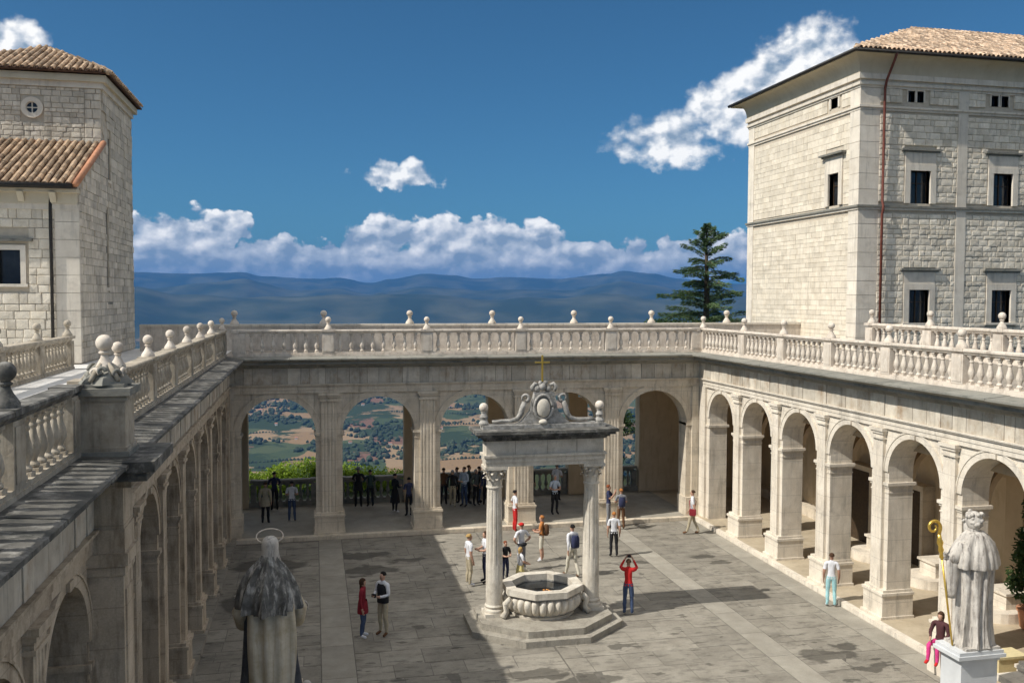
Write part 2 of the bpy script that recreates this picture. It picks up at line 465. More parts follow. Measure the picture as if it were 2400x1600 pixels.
        vv = N.new('ShaderNodeVectorMath'); vv.operation = 'SCALE'; L.new(col, vv.inputs[0]); L.new(mr.outputs[0], vv.inputs['Scale']); col = vv.outputs[0]
    L.new(col, bs.inputs['Base Color'])
    if bump > 0:
        n3 = N.new('ShaderNodeTexNoise'); n3.inputs['Scale'].default_value = bscale or scale * 6; n3.inputs['Detail'].default_value = 5
        L.new(g.outputs['Position'], n3.inputs['Vector'])
        b = N.new('ShaderNodeBump'); b.inputs['Strength'].default_value = bump; b.inputs['Distance'].default_value = bdist
        L.new(n3.outputs['Fac'], b.inputs['Height']); L.new(b.outputs[0], bs.inputs['Normal'])
    if transl > 0:
        tr = N.new('ShaderNodeBsdfTranslucent'); L.new(col, tr.inputs['Color'])
        ms = N.new('ShaderNodeMixShader'); ms.inputs[0].default_value = transl
        L.new(bs.outputs[0], ms.inputs[1]); L.new(tr.outputs[0], ms.inputs[2])
        L.new(ms.outputs[0], N['Material Output'].inputs['Surface'])
    return m

M_STONE = mat('travertine', (0.54, 0.46, 0.35), (0.68, 0.60, 0.48), 1.6, stain=(0.24, 0.19, 0.13), stain_amt=0.45, speckle=0.08, bump=0.3, grime=0.55, courses=0.62)
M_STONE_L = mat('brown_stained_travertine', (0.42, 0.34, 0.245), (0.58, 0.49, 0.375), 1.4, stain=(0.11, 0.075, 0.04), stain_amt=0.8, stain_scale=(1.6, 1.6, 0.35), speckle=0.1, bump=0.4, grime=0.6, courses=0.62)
M_STONE_W = mat('pale_travertine', (0.60, 0.53, 0.43), (0.76, 0.69, 0.58), 1.8, stain=(0.33, 0.30, 0.25), stain_amt=0.5, speckle=0.07, bump=0.3, grime=0.42, courses=0.62)
M_FRIEZE = mat('frieze_travertine', (0.48, 0.42, 0.33), (0.64, 0.58, 0.48), 2.6, stain=(0.27, 0.15, 0.06), stain_amt=0.75, stain_scale=(1.0, 1.0, 0.5), rnd=0.20, bump=0.4, grime=0.5)
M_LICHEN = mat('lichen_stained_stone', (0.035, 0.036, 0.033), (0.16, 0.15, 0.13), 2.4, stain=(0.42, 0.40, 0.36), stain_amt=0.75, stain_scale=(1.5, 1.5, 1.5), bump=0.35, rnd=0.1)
M_LICHEN2 = mat('grey_weathered_stone', (0.14, 0.14, 0.12), (0.36, 0.34, 0.29), 2.4, stain=(0.06, 0.06, 0.05), stain_amt=0.8, stain_scale=(1.2, 1.2, 1.2), bump=0.35, rnd=0.15)
M_BAL = mat('balustrade_stone', (0.56, 0.48, 0.39), (0.72, 0.64, 0.54), 3.0, stain=(0.30, 0.24, 0.18), stain_amt=0.6, stain_scale=(2, 2, 1), bump=0.25, grime=0.5)
M_BAL_OLD = mat('weathered_balustrade_stone', (0.33, 0.28, 0.21), (0.50, 0.44, 0.35), 3.0, stain=(0.12, 0.10, 0.07), stain_amt=0.7, stain_scale=(2, 2, 1), bump=0.3, grime=0.6)
M_PLASTER = mat('ochre_plaster', (0.54, 0.43, 0.28), (0.66, 0.54, 0.38), 1.2, stain=(0.28, 0.18, 0.09), stain_amt=0.5, bump=0.08)
M_VAULT = mat('vault_plaster', (0.48, 0.37, 0.24), (0.58, 0.46, 0.31), 1.0, stain=(0.32, 0.24, 0.15), stain_amt=0.4, bump=0.05)
M_JOINT = mat('mortar_joint', (0.24, 0.20, 0.15), (0.34, 0.29, 0.22), 5.0, bump=0.1)
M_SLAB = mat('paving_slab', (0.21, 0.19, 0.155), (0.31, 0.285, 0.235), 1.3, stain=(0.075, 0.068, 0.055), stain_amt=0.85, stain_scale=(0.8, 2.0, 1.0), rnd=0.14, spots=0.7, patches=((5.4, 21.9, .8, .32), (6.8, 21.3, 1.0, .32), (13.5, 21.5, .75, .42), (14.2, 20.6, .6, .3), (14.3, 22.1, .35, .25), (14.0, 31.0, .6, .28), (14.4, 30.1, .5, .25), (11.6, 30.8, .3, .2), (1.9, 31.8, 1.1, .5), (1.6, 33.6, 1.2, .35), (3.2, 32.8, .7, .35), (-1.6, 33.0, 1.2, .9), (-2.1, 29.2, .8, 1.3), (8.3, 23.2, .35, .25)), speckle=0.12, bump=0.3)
M_SLAB_L = mat('light_paving_strip', (0.255, 0.232, 0.19), (0.35, 0.325, 0.27), 1.6, stain=(0.24, 0.22, 0.19), stain_amt=0.5, rnd=0.08, speckle=0.09, bump=0.25)
M_GROUT = mat('paving_joint', (0.09, 0.082, 0.068), (0.17, 0.155, 0.13), 4.0, bump=0.2)
M_FLOOR_IN = mat('loggia_floor_stone', (0.40, 0.33, 0.23), (0.52, 0.44, 0.32), 1.5, stain=(0.26, 0.21, 0.15), stain_amt=0.5, rough=0.6, bump=0.1)
M_TERR_D = mat('grey_terrace_paving', (0.24, 0.21, 0.17), (0.34, 0.30, 0.25), 1.2, stain=(0.13, 0.12, 0.10), stain_amt=0.6, bump=0.2, speckle=0.1)
M_TERR = mat('terrace_stone', (0.60, 0.58, 0.54), (0.72, 0.70, 0.66), 1.2, stain=(0.35, 0.33, 0.30), stain_amt=0.5, bump=0.1)
M_DARKGLASS = mat('dark_window_glass', (0.012, 0.014, 0.016), (0.03, 0.032, 0.035), 2.0, rough=0.12, bump=0.0, spec=0.5)
M_RUST = mat('rust_red_metal', (0.12, 0.035, 0.024), (0.19, 0.06, 0.04), 6.0, rough=0.55, bump=0.05)
M_BLACK = mat('black_metal', (0.015, 0.014, 0.013), (0.04, 0.035, 0.03), 6.0, rough=0.55, bump=0.05)
M_DOOR = mat('dark_brown_wood', (0.035, 0.022, 0.012), (0.07, 0.045, 0.025), 8.0, rough=0.6, bump=0.1)
M_GOLD = mat('gilt_metal', (0.62, 0.40, 0.07), (0.80, 0.55, 0.13), 5.0, rough=0.32, bump=0.05, metallic=0.75)
M_WHITE = mat('white_paint', (0.70, 0.69, 0.66), (0.80, 0.79, 0.76), 4.0, bump=0.03)
# ------------------------------------------------------------------ terrain
VALLEY = -470.0
RIDGE = [(-40,1.3),(-25,1.5),(-16,1.3),(-10.2,1.43),(-7.6,1.38),(-4.1,1.5),(-3.1,1.27),(0,1.14),(1.6,1.2),(3.5,0.9),(4.8,1.17),(7,1.5),(8.65,1.41),(10.3,1.2),(12,1.31),(15.2,1.21),(18.5,1.54),(19.4,1.71),(21.2,1.54),(22.9,1.21),(24.5,1.0),(26.5,0.9),(35,1.2),(50,1.4)]
def ridge_el(a):
    a = (a + 180) % 360 - 180
    if a <= RIDGE[0][0] or a >= RIDGE[-1][0]: return 1.2 + 0.3 * math.sin(math.radians(a) * 7)
    for (a0, e0), (a1, e1) in zip(RIDGE, RIDGE[1:]):
        if a0 <= a <= a1: 
            t = (a - a0) / (a1 - a0); t = t*t*(3-2*t); return e0 + (e1 - e0)*t
def sstep(a, b, x):
    t = max(0.0, min(1.0, (x - a) / (b - a))); return t*t*(3-2*t)
def ground_z(x, y):
    r = math.hypot(x - 6, y - 25)
    az = math.degrees(math.atan2(x, y))
    R = math.hypot(x, y)
    z = -0.3
    if r > 34:
        z = -0.3 - (r - 34) * 0.55 if r < 900 else VALLEY
        z = max(z, VALLEY)
        k = sstep(700, 1300, r)
        # rolling valley floor
        h = 26 * noise.noise(Vector((x/900, y/900, 0.3))) + 12 * noise.noise(Vector((x/330, y/330, 1.7)))
        z += k * h
        # low hills in the middle distance
        hill = noise.noise(Vector((x/2600, y/2600, 5.1))) + 0.5 * noise.noise(Vector((x/1100, y/1100, 2.2)))
        z += sstep(4200, 8000, R) * (1 - sstep(9000, 12500, R)) * max(0, hill + 0.15) * 190
        # two nearer ridges and the far range
        for R0, wd, f0, amp, seed in ((11500, 2300, 0.30, 0.55, 3.0), (15500, 2600, 0.62, 0.45, 8.0), (21500, 4200, 1.0, 0.0, 0.0)):
            e = ridge_el(az)
            if amp: e = e * (f0 + amp * noise.noise(Vector((az*0.13, seed, 0.0)))) - 0.25 + 0.25 * noise.noise(Vector((az*0.35, seed + 4, 0)))
            top = CAM_H + R0 * math.tan(math.radians(e))
            q = (R - R0) / wd
            w_ = math.exp(-q*q) if R < R0 else math.exp(-(q*0.55)**2)
            spur = 1 + (0.34 * noise.noise(Vector((x/1700, y/1700, seed))) - 0.30 * abs(noise.noise(Vector((x/900, y/900, seed + 2)))) + 0.13 * noise.noise(Vector((x/380, y/380, seed)))) * (1 - math.exp(-q*q*3.5)) - 0.02 * abs(noise.noise(Vector((x/420, y/420, seed + 5))))
            z = max(z, VALLEY + (top - VALLEY) * w_ * spur)
    return z

def build_terrain():
    az0 = math.degrees(YAW)
    azs = []
    a = -180.0
    while a < 180 - 1e-6:
        d = abs((a - az0 + 180) % 360 - 180)
        azs.append(a); a += 0.14 if d < 34 else 3.0
    rs = [0.0, 25, 44]
    r = 48.0
    while r < 900: rs.append(r); r *= 1.13
    r = 900.0
    while r < 6500: rs.append(r); r *= 1.022
    while r < 27000: rs.append(r); r *= 1.016
    rs.append(29500)
    V = []; F = []
    cx, cy = 6.0, 25.0
    for rr in rs:
        for a in azs:
            # far rings are centred on the view point, near ones on the court
            k = sstep(300, 1500, rr); ox, oy = cx * (1-k), cy * (1-k)
            x = ox + rr*math.sin(math.radians(a)); y = oy + rr*math.cos(math.radians(a))
            V.append((x, y, ground_z(x, y)))
    n = len(azs)
    for i in range(len(rs)-1):
        for k in range(n):
            q = (i*n+k, i*n+(k+1) % n, (i+1)*n+(k+1) % n, (i+1)*n+k)
            F.append(q[::-1])
    me = bpy.data.meshes.new('terrain'); me.from_pydata(V, [], F)
    for p in me.polygons: p.use_smooth = True
    # patchwork of fields, woods on the slopes
    m = bpy.data.materials.new('valley_land'); m.use_nodes = True
    nt = m.node_tree; N, L = nt.nodes, nt.links
    bs = N['Principled BSDF']; bs.inputs['Roughness'].default_value = 0.95
    if 'Specular IOR Level' in bs.inputs: bs.inputs['Specular IOR Level'].default_value = 0.1
    g = N.new('ShaderNodeNewGeometry')
    mp = N.new('ShaderNodeMapping'); mp.inputs['Scale'].default_value = (1/130, 1/230, 0)
    L.new(g.outputs['Position'], mp.inputs['Vector'])
    nz = N.new('ShaderNodeTexNoise'); nz.inputs['Scale'].default_value = 1.1; nz.inputs['Detail'].default_value = 3
    L.new(mp.outputs[0], nz.inputs['Vector'])
    vm = N.new('ShaderNodeVectorMath'); vm.operation = 'MULTIPLY_ADD'; vm.inputs[1].default_value = (0.8, 0.8, 0)
    L.new(nz.outputs['Color'], vm.inputs[0]); L.new(mp.outputs[0], vm.inputs[2])
    vo = N.new('ShaderNodeTexVoronoi'); vo.voronoi_dimensions = '2D'; vo.inputs['Scale'].default_value = 1.0; vo.inputs['Randomness'].default_value = 0.9
    L.new(vm.outputs[0], vo.inputs['Vector'])
    sp = N.new('ShaderNodeSeparateColor'); L.new(vo.outputs['Color'], sp.inputs[0])
    rp = N.new('ShaderNodeValToRGB'); cr = rp.color_ramp; cr.interpolation = 'CONSTANT'
    cols = [(0.0, (0.22, 0.145, 0.075)), (0.18, (0.25, 0.175, 0.10)), (0.34, (0.065, 0.08, 0.035)), (0.48, (0.15, 0.085, 0.055)), (0.58, (0.23, 0.155, 0.09)), (0.72, (0.05, 0.068, 0.03)), (0.86, (0.16, 0.12, 0.065))]
    cr.elements[0].position = 0.0; cr.elements[0].color = (*cols[0][1], 1)
    cr.elements[1].position = cols[1][0]; cr.elements[1].color = (*cols[1][1], 1)
    for p_, c_ in cols[2:]:
        e_ = cr.elements.new(p_); e_.color = (*c_, 1)
    L.new(sp.outputs[0], rp.inputs[0])
    # hedge lines and woods
    n2 = N.new('ShaderNodeTexNoise'); n2.inputs['Scale'].default_value = 1/260; n2.inputs['Detail'].default_value = 8; n2.inputs['Roughness'].default_value = 0.62
    L.new(g.outputs['Position'], n2.inputs['Vector'])
    r2 = N.new('ShaderNodeValToRGB'); r2.color_ramp.elements[0].position = 0.50; r2.color_ramp.elements[1].position = 0.53
    L.new(n2.outputs['Fac'], r2.inputs[0])
    mx = N.new('ShaderNodeMix'); mx.data_type = 'RGBA'; L.new(r2.outputs[0], mx.inputs['Factor']); L.new(rp.outputs[0], mx.inputs['A']); mx.inputs['B'].default_value = (0.03, 0.045, 0.02, 1)
    # high ground is wooded
    sx = N.new('ShaderNodeSeparateXYZ'); L.new(g.outputs['Position'], sx.inputs[0])
    mr = N.new('ShaderNodeMapRange'); mr.inputs[1].default_value = VALLEY + 70; mr.inputs[2].default_value = VALLEY + 160
    L.new(sx.outputs[2], mr.inputs[0])
    n3 = N.new('ShaderNodeTexNoise'); n3.inputs['Scale'].default_value = 1/700; n3.inputs['Detail'].default_value = 8
    L.new(g.outputs['Position'], n3.inputs['Vector'])
    r3 = N.new('ShaderNodeValToRGB'); r3.color_ramp.elements[0].position = 0.40; r3.color_ramp.elements[0].color = (0.022, 0.034, 0.016, 1); r3.color_ramp.elements[1].position = 0.72; r3.color_ramp.elements[1].color = (0.085, 0.088, 0.05, 1)
    L.new(n3.outputs['Fac'], r3.inputs[0])
    mx2 = N.new('ShaderNodeMix'); mx2.data_type = 'RGBA'; L.new(mr.outputs[0], mx2.inputs['Factor']); L.new(mx.outputs['Result'], mx2.inputs['A']); L.new(r3.outputs[0], mx2.inputs['B'])
    L.new(mx2.outputs['Result'], bs.inputs['Base Color'])
    me.materials.append(m); me.update()
    o = link('terrain', me); o['kind'] = 'structure'
build_terrain()

def build_haze():
    mb = MB(); mb.box((-31000, -31000, VALLEY - 60), (31000, 31000, 760))
    m = bpy.data.materials.new('haze_air'); m.use_nodes = True
    nt = m.node_tree; nt.nodes.remove(nt.nodes['Principled BSDF'])
    pv = nt.nodes.new('ShaderNodeVolumePrincipled')
    pv.inputs['Color'].default_value = (0.06, 0.245, 0.64, 1)
    pv.inputs['Density'].default_value = 4.4e-5
    pv.inputs['Anisotropy'].default_value = 0.0
    nt.links.new(pv.outputs[0], nt.nodes['Material Output'].inputs['Volume'])
    o = link('haze', mb.mesh('haze', m)); o['kind'] = 'stuff'
build_haze()

# ------------------------------------------------------------------ court
XL, XR, YB = -3.30, 16.50, 36.65      # wall faces of the three wings
PITCH_S = 3.08
PIERS = [33.0 - PITCH_S*k for k in range(0, 10)]
BARCH = [-1.40 + 3.95*i for i in range(5)]
BPIERS = [0.575 + 3.95*i for i in range(4)]
LOG_Z = 0.14
Z_IMP, Z_ARCHI, Z_FR0, Z_FR1, Z_LIP, Z_TERR = 4.20, 5.80, 6.16, 6.78, 7.20, 7.26

def unit_slab(name='unit_piece', bev=0.06, top=0.5, bulge=0.0):
    """a block 1 x 1 x 1 with chamfered upper edges (+z is the face one sees)"""
    mb = MB(); b = bev
    lo = [mb.add(p) for p in ((-.5,-.5,-.5),(.5,-.5,-.5),(.5,.5,-.5),(-.5,.5,-.5))]
    mid = [mb.add(p) for p in ((-.5,-.5,.5-b*2),(.5,-.5,.5-b*2),(.5,.5,.5-b*2),(-.5,.5,.5-b*2))]
    hi = [mb.add(p) for p in ((-.5+b,-.5+b,.5),(.5-b,-.5+b,.5),(.5-b,.5-b,.5),(-.5+b,.5-b,.5))]
    mb.face(*reversed(lo))
    for k in range(4):
        mb.face(lo[k], lo[(k+1)%4], mid[(k+1)%4], mid[k]); mb.face(mid[k], mid[(k+1)%4], hi[(k+1)%4], hi[k])
    if bulge:
        c = mb.add((0.05, -0.04, .5 + bulge))
        for k in range(4): mb.face(hi[k], hi[(k+1)%4], c)
    else: mb.face(*hi)
    return mb.mesh(name, [])
ME_SLAB = unit_slab('slab', 0.012)
ME_STONE = unit_slab('stone', 0.06, bulge=0.10)
ME_ASHLAR = unit_slab('ashlar', 0.022)

def build_pavement():
    mb = MB(); mb.box((XL - 0.3, 2.0, -0.30), (XR + 0.3, YB + 0.4, -0.012))
    g = link('courtyard_pavement', mb.mesh('courtyard_pavement', M_GROUT)); g['kind'] = 'structure'
    rng = random.Random(11)
    items, light = [], []
    # bands of slabs running along the court between the light strips
    bands = [(-3.25, 0.13), (1.02, 6.42), (6.45, 11.86), (12.62, 15.28)]
    y_a, y_b = 11.0, 36.15
    for b0, b1 in bands:
        n = max(2, round((b1 - b0) / 1.05)); w = (b1 - b0) / n
        y = y_a
        while y < y_b - 0.2:
            h = rng.uniform(0.62, 1.05); h = min(h, y_b - y)
            x = b0
            first = rng.uniform(0.5, 1.2)
            while x < b1 - 0.05:
                l = min(first if x == b0 else rng.uniform(0.8, 1.9), b1 - x)
                if b1 - x - l < 0.35: l = b1 - x
                tilt = (rng.gauss(0, 0.0025), rng.gauss(0, 0.0025), rng.gauss(0, 0.002))
                items.append((( x + l/2, y + h/2, -0.05 + rng.uniform(-0.004, 0.004)), (l - 0.016, h - 0.016, 0.09), tilt))
                x += l
            y += h
    for b0, b1 in ((0.14, 1.01), (11.87, 12.61), (15.29, 16.04)):
        y = y_a
        while y < y_b - 0.1:
            h = min(rng.uniform(1.2, 2.2), y_b - y)
            light.append((((b0+b1)/2, y + h/2, -0.044), (b1 - b0 - 0.012, h - 0.014, 0.09), (0, 0, 0)))
            y += h
    pieces(items, 'paving_slab', g, ME_SLAB, M_SLAB, 300, 'paving_slabs_rest')
    pieces(light, 'strip_slab', g, ME_SLAB, M_SLAB_L, 300, 'strip_slabs_rest')
build_pavement()

def frame(ox, oy, ud, nd):
    return lambda u, v, z: (ox + u*ud[0] + v*nd[0], oy + u*ud[1] + v*nd[1], z)
FR_R = frame(XR, 0, (0, 1), (-1, 0))
FR_L = frame(XL, 0, (0, 1), (1, 0))
FR_B = frame(0, YB, (1, 0), (0, -1))

def arch_pts(uc, r, zc, n=20):
    return [(uc - r*math.cos(PI*i/n), zc + r*math.sin(PI*i/n)) for i in range(n+1)]

def spandrel(mb, u0, u1, uc, r, zi, zc, zt, v0, v1):
    A = arch_pts(uc, r, zc)
    pts = [(u0, zi), (uc - r, zi)] + A + [(uc + r, zi), (u1, zi), (u1, zt)] 
    k = len(pts)
    top = [(p[0], zt) for p in A]; pts += top + [(u0, zt)]
    n = len(A)
    ai = lambda i: 2 + i
    ti = lambda i: k + i
    ul = len(pts) - 1
    q = [(0, 1, ai(0), ti(0), ul), (ai(n-1), n+2, n+3, n+4, ti(n-1))]
    for i in range(n-1): q.append((ai(i), ai(i+1), ti(i+1), ti(i)))
    mb.shell(pts, q, v0, v1, lambda p, t: (p[0], t, p[1]))

def ring_arch(mb, uc, r0, r1, zc, v0, v1, n=20):
    a = arch_pts(uc, r0, zc, n); b = arch_pts(uc, r1, zc, n)
    pts = a + b; m = n + 1
    mb.shell(pts, [(i, i+1, m+i+1, m+i) for i in range(n)], v0, v1, lambda p, t: (p[0], t, p[1]))

def fluted(w, d, n=3):
    """cross-section of a pilaster with n shallow flutes; (u, v) points, back on v = 0"""
    P_ = [(-w/2, 0), (-w/2, d)]
    s = w / (2*n + 1)
    for i in range(n):
        a = -w/2 + s*(2*i + 1)
        P_ += [(a, d), (a + s*0.2, d - 0.014), (a + s*0.8, d - 0.014), (a + s, d)]
    P_ += [(w/2, d), (w/2, 0)]
    return P_

def pier_parts(root, fr, uc, pw, plw, thick, m_st, zi=Z_IMP, flutes=3, big=0.0):
    """pier with pedestal, pilaster, impost and capital: thing > pier > sub-parts"""
    mb = MB(fr); mb.box((uc - pw/2, -thick, LOG_Z), (uc + pw/2, 0, zi - 0.002))
    p = part('pier', mb, m_st, root)
    mb = MB(fr)
    mb.box((uc - pw/2 - 0.10, -thick - 0.08, 0.0), (uc + pw/2 + 0.10, 0.23 + big, 0.22))
    mb.box((uc - pw/2 - 0.06, -thick - 0.05, 0.22), (uc + pw/2 + 0.06, 0.17 + big, 0.84))
    mb.box((uc - pw/2 - 0.09, -thick - 0.07, 0.84), (uc + pw/2 + 0.09, 0.21 + big, 0.92))
    mb.box((uc - pw/2 - 0.04, -thick - 0.03, 0.92), (uc + pw/2 + 0.04, 0.14 + big, 1.0))
    part('pedestal', mb, m_st, p)
    mb = MB(fr)
    mb.prism(fluted(plw, 0.10 + big, flutes), 1.0, 5.46, lambda q, t: (uc + q[0], q[1] + 0.001, t))
    part('pilaster', mb, m_st, p)
    mb = MB(fr)
    for (z0, z1, e) in ((5.46, 5.52, 0.05), (5.52, 5.62, 0.02), (5.62, 5.70, 0.06), (5.70, 5.797, 0.10)):
        mb.box((uc - plw/2 - e, -0.003, z0), (uc + plw/2 + e, 0.10 + big + e, z1))
    part('capital', mb, m_st, p)
    mb = MB(fr)
    for (z0, z1, e) in ((zi - 0.32, zi - 0.28, 0.02), (zi - 0.16, zi - 0.09, 0.03), (zi - 0.09, zi, 0.07)):
        for s in (-1, 1):
            a = uc + s*plw/2; b = uc + s*(pw/2 + e)
            mb.box((min(a, b), -thick - e, z0), (max(a, b), e, z1))
    part('impost', mb, m_st, p)
    return p

CORN = [(-0.30, 6.80), (0.13, 6.80), (0.20, 6.84), (0.24, 6.92), (0.52, 6.97), (0.52, 7.06), (0.60, 7.09), (0.70, 7.15), (0.70, Z_LIP), (0.02, 7.255), (-0.30, 7.255)]

def entablature(root, fr, u0, u1, m_st, m_top, m_fr, seed, slab=1.3, breaks=()):
    rng = random.Random(seed)
    mb = MB(fr)
    mb.box((u0, -0.75, Z_ARCHI), (u1, 0.08, 5.93)); mb.box((u0, -0.752, 5.93), (u1, 0.10, 6.08)); mb.box((u0, -0.75, 6.08), (u1, 0.15, 6.12)); mb.box((u0, -0.752, 6.12), (u1, 0.18, Z_FR0))
    part('architrave', mb, m_st, root)
    mb = MB(fr); mb.box((u0, -0.75, Z_FR0), (u1, 0.055, 6.80)); part('frieze_backing', mb, M_JOINT, root)
    u = u0
    while u < u1 - 0.02:
        w = rng.uniform(0.28, 0.75); w = min(w, u1 - u)
        if u1 - u - w < 0.2: w = u1 - u
        d = 0.10 + rng.uniform(-0.012, 0.012)
        mb = MB(fr); mb.box((u + 0.008, 0.03, Z_FR0 + 0.004), (u + w - 0.008, d, 6.795))
        part('frieze_block', mb, m_fr, root); u += w
    mb = MB(fr); mb.box((u0, -0.3, 6.797), (u1, 0.11, 6.86)); part('bed_moulding', mb, m_st, root)
    u = u0
    while u < u1 - 0.02:
        w = rng.uniform(slab*0.75, slab*1.3); w = min(w, u1 - u)
        if u1 - u - w < 0.4: w = u1 - u
        jz = rng.uniform(-0.006, 0.006); jv = rng.uniform(-0.012, 0.012)
        mb = MB(fr)
        mb.prism([(v + (jv if v > 0.3 else 0), z + (jz if z > 7 else 0)) for v, z in CORN], u + 0.006, u + w - 0.006, lambda q, t: (t, q[0], q[1]))
        part('cornice_slab', mb, m_top, root); u += w

def arcade_side(name, fr, label, y_end, m_st, m_fr, m_top, seed, skip_top=False, n=8):
    root = thing(name, (fr(YB, 0, 0)[0], 22.0, 0), label, 'arcade')
    r, zc, pw, plw, th = 1.125, 4.52, 0.83, 0.46, 0.80
    piers = PIERS[:n]
    for k, u in enumerate(piers):
        pier_parts(root, fr, u, pw, plw, th, m_st)
    cents = [34.54] + [u - PITCH_S/2 for u in piers[:-1]]
    for k, uc in enumerate(cents):
        u0 = piers[k] ; u1 = piers[k-1] if k else YB + 0.3
        mb = MB(fr); spandrel(mb, u0 + 0.0008*k, u1, uc, r, Z_IMP, zc, Z_ARCHI, -th, 0.0)
        s = part('spandrel', mb, m_st, root)
        mb = MB(fr); ring_arch(mb, uc, r + 0.002, r + 0.17, zc, -0.02, 0.045); ring_arch(mb, uc, r + 0.17, r + 0.21, zc, -0.02, 0.065)
        part('archivolt', mb, m_st, s)
        mb = MB(fr); mb.box((uc - 0.10, -0.02, zc + r + 0.01), (uc + 0.10, 0.10, Z_ARCHI - 0.02)); part('keystone', mb, m_st, s)
    # corner pier against the end wing
    mb = MB(fr); mb.box((34.54 + r, -th, 0.001), (YB + 0.2, 0, Z_IMP)); c = part('corner_pier', mb, m_st, root)
    mb = MB(fr); mb.box((34.54 + r + 0.28, 0, 0.0), (YB - 0.14, 0.10, 5.797)); part('pilaster', mb, m_st, c)
    mb = MB(fr); mb.box((34.54 + r - 0.07, -th - 0.07, Z_IMP - 0.10), (YB + 0.1, 0.06, Z_IMP - 0.003)); part('impost', mb, m_st, c)
    entablature(root, fr, y_end, YB + 0.05, m_st, m_top, m_fr, seed)
    return root

right_arcade = arcade_side('arcade_wing', FR_R, 'sunlit cream stone arcade of tall round arches on the right', 8.0, M_STONE_W, M_FRIEZE, M_LICHEN2, 3)
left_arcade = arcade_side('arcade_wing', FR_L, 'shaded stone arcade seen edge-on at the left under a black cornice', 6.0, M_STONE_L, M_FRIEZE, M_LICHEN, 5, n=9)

def back_arcade():
    root = thing('arcade_wing', (6.6, YB, 0), 'shaded five-arched loggia front closing the far end of the court', 'arcade')
    r, zc, pw, plw, th = 1.45, 4.17, 1.05, 0.62, 0.80
    for u in BPIERS: pier_parts(root, FR_B, u, pw, plw, th, M_STONE, flutes=4)
    edges = [XL - 0.2] + BPIERS + [XR + 0.2]
    for i, uc in enumerate(BARCH):
        mb = MB(FR_B); spandrel(mb, edges[i], edges[i+1], uc, r, Z_IMP - 0.03, zc, Z_ARCHI, -th, 0.0)
        s = part('spandrel', mb, M_STONE, root)
        mb = MB(FR_B); ring_arch(mb, uc, r + 0.002, r + 0.20, zc, -0.02, 0.04); ring_arch(mb, uc, r + 0.20, r + 0.25, zc, -0.02, 0.06)
        part('archivolt', mb, M_STONE, s)
        mb = MB(FR_B); mb.box((uc - 0.12, -0.02, zc + r + 0.01), (uc + 0.12, 0.085, Z_ARCHI - 0.01)); part('keystone', mb, M_STONE, s)
    for a, b, s in ((XL, BARCH[0] - r, 1), (BARCH[4] + r, XR, -1)):
        mb = MB(FR_B); mb.box((a, -th, 0.001), (b, 0, Z_IMP - 0.033)); c = part('corner_pier', mb, M_STONE, root)
        mb = MB(FR_B); mb.box((a + (0.10 if s > 0 else 0.24), 0, 0.001), (b - (0.24 if s > 0 else 0.10), 0.10, 5.797)); part('pilaster', mb, M_STONE, c)
        mb = MB(FR_B); mb.box((a - 0.05, -th, 0.001), (b + 0.05, 0.17, 0.92)); part('pedestal', mb, M_STONE, c)
        mb = MB(FR_B); mb.box((a, -th - 0.05, Z_IMP - 0.13), (b + 0.06 if s > 0 else b, 0.07, Z_IMP - 0.036)); part('impost', mb, M_STONE, c)
    entablature(root, FR_B, XL - 0.1, XR + 0.1, M_STONE, M_LICHEN2, M_FRIEZE, 8)
    # outer side of the loggia, open to the valley
    o = thing('arcade_wing', (6.6, 42.0, 0), 'dim outer wall of the far loggia with openings on the valley', 'arcade')
    fo = frame(0, 41.6, (1, 0), (0, -1))
    for i, uc in enumerate(BARCH):
        if i == 4: continue
        mb = MB(fo); spandrel(mb, edges[i], edges[i+1], uc, 1.50, Z_IMP + 0.6, 4.8, 7.0, -0.6, 0.0)
        part('spandrel', mb, M_VAULT, o)
    for u in BPIERS[:3]:
        mb = MB(fo); mb.box((u - 0.47, -0.6, 0.14), (u + 0.47, 0, Z_IMP + 0.6)); part('pier', mb, M_VAULT, o)
    mb = MB(fo); mb.box((XL - 0.2, -0.6, 0.14), (BARCH[0] - 1.5, 0, Z_IMP + 0.6)); part('pier', mb, M_VAULT, o)
    # last bay: narrow opening beside a solid wall
    mb = MB(fo); mb.box((BPIERS[3] - 0.47, -0.6, 0.14), (BPIERS[3] + 0.47, 0, Z_IMP + 0.6)); part('pier', mb, M_VAULT, o)
    mb = MB(fo); mb.box((15.55, -0.6, 0.14), (XR + 5, 0, 7.0)); mb.box((BPIERS[3], -0.6, 5.3), (15.55, -0.001, 7.0)); part('wall', mb, M_PLASTER, o)
    return root
back_wing = back_arcade()

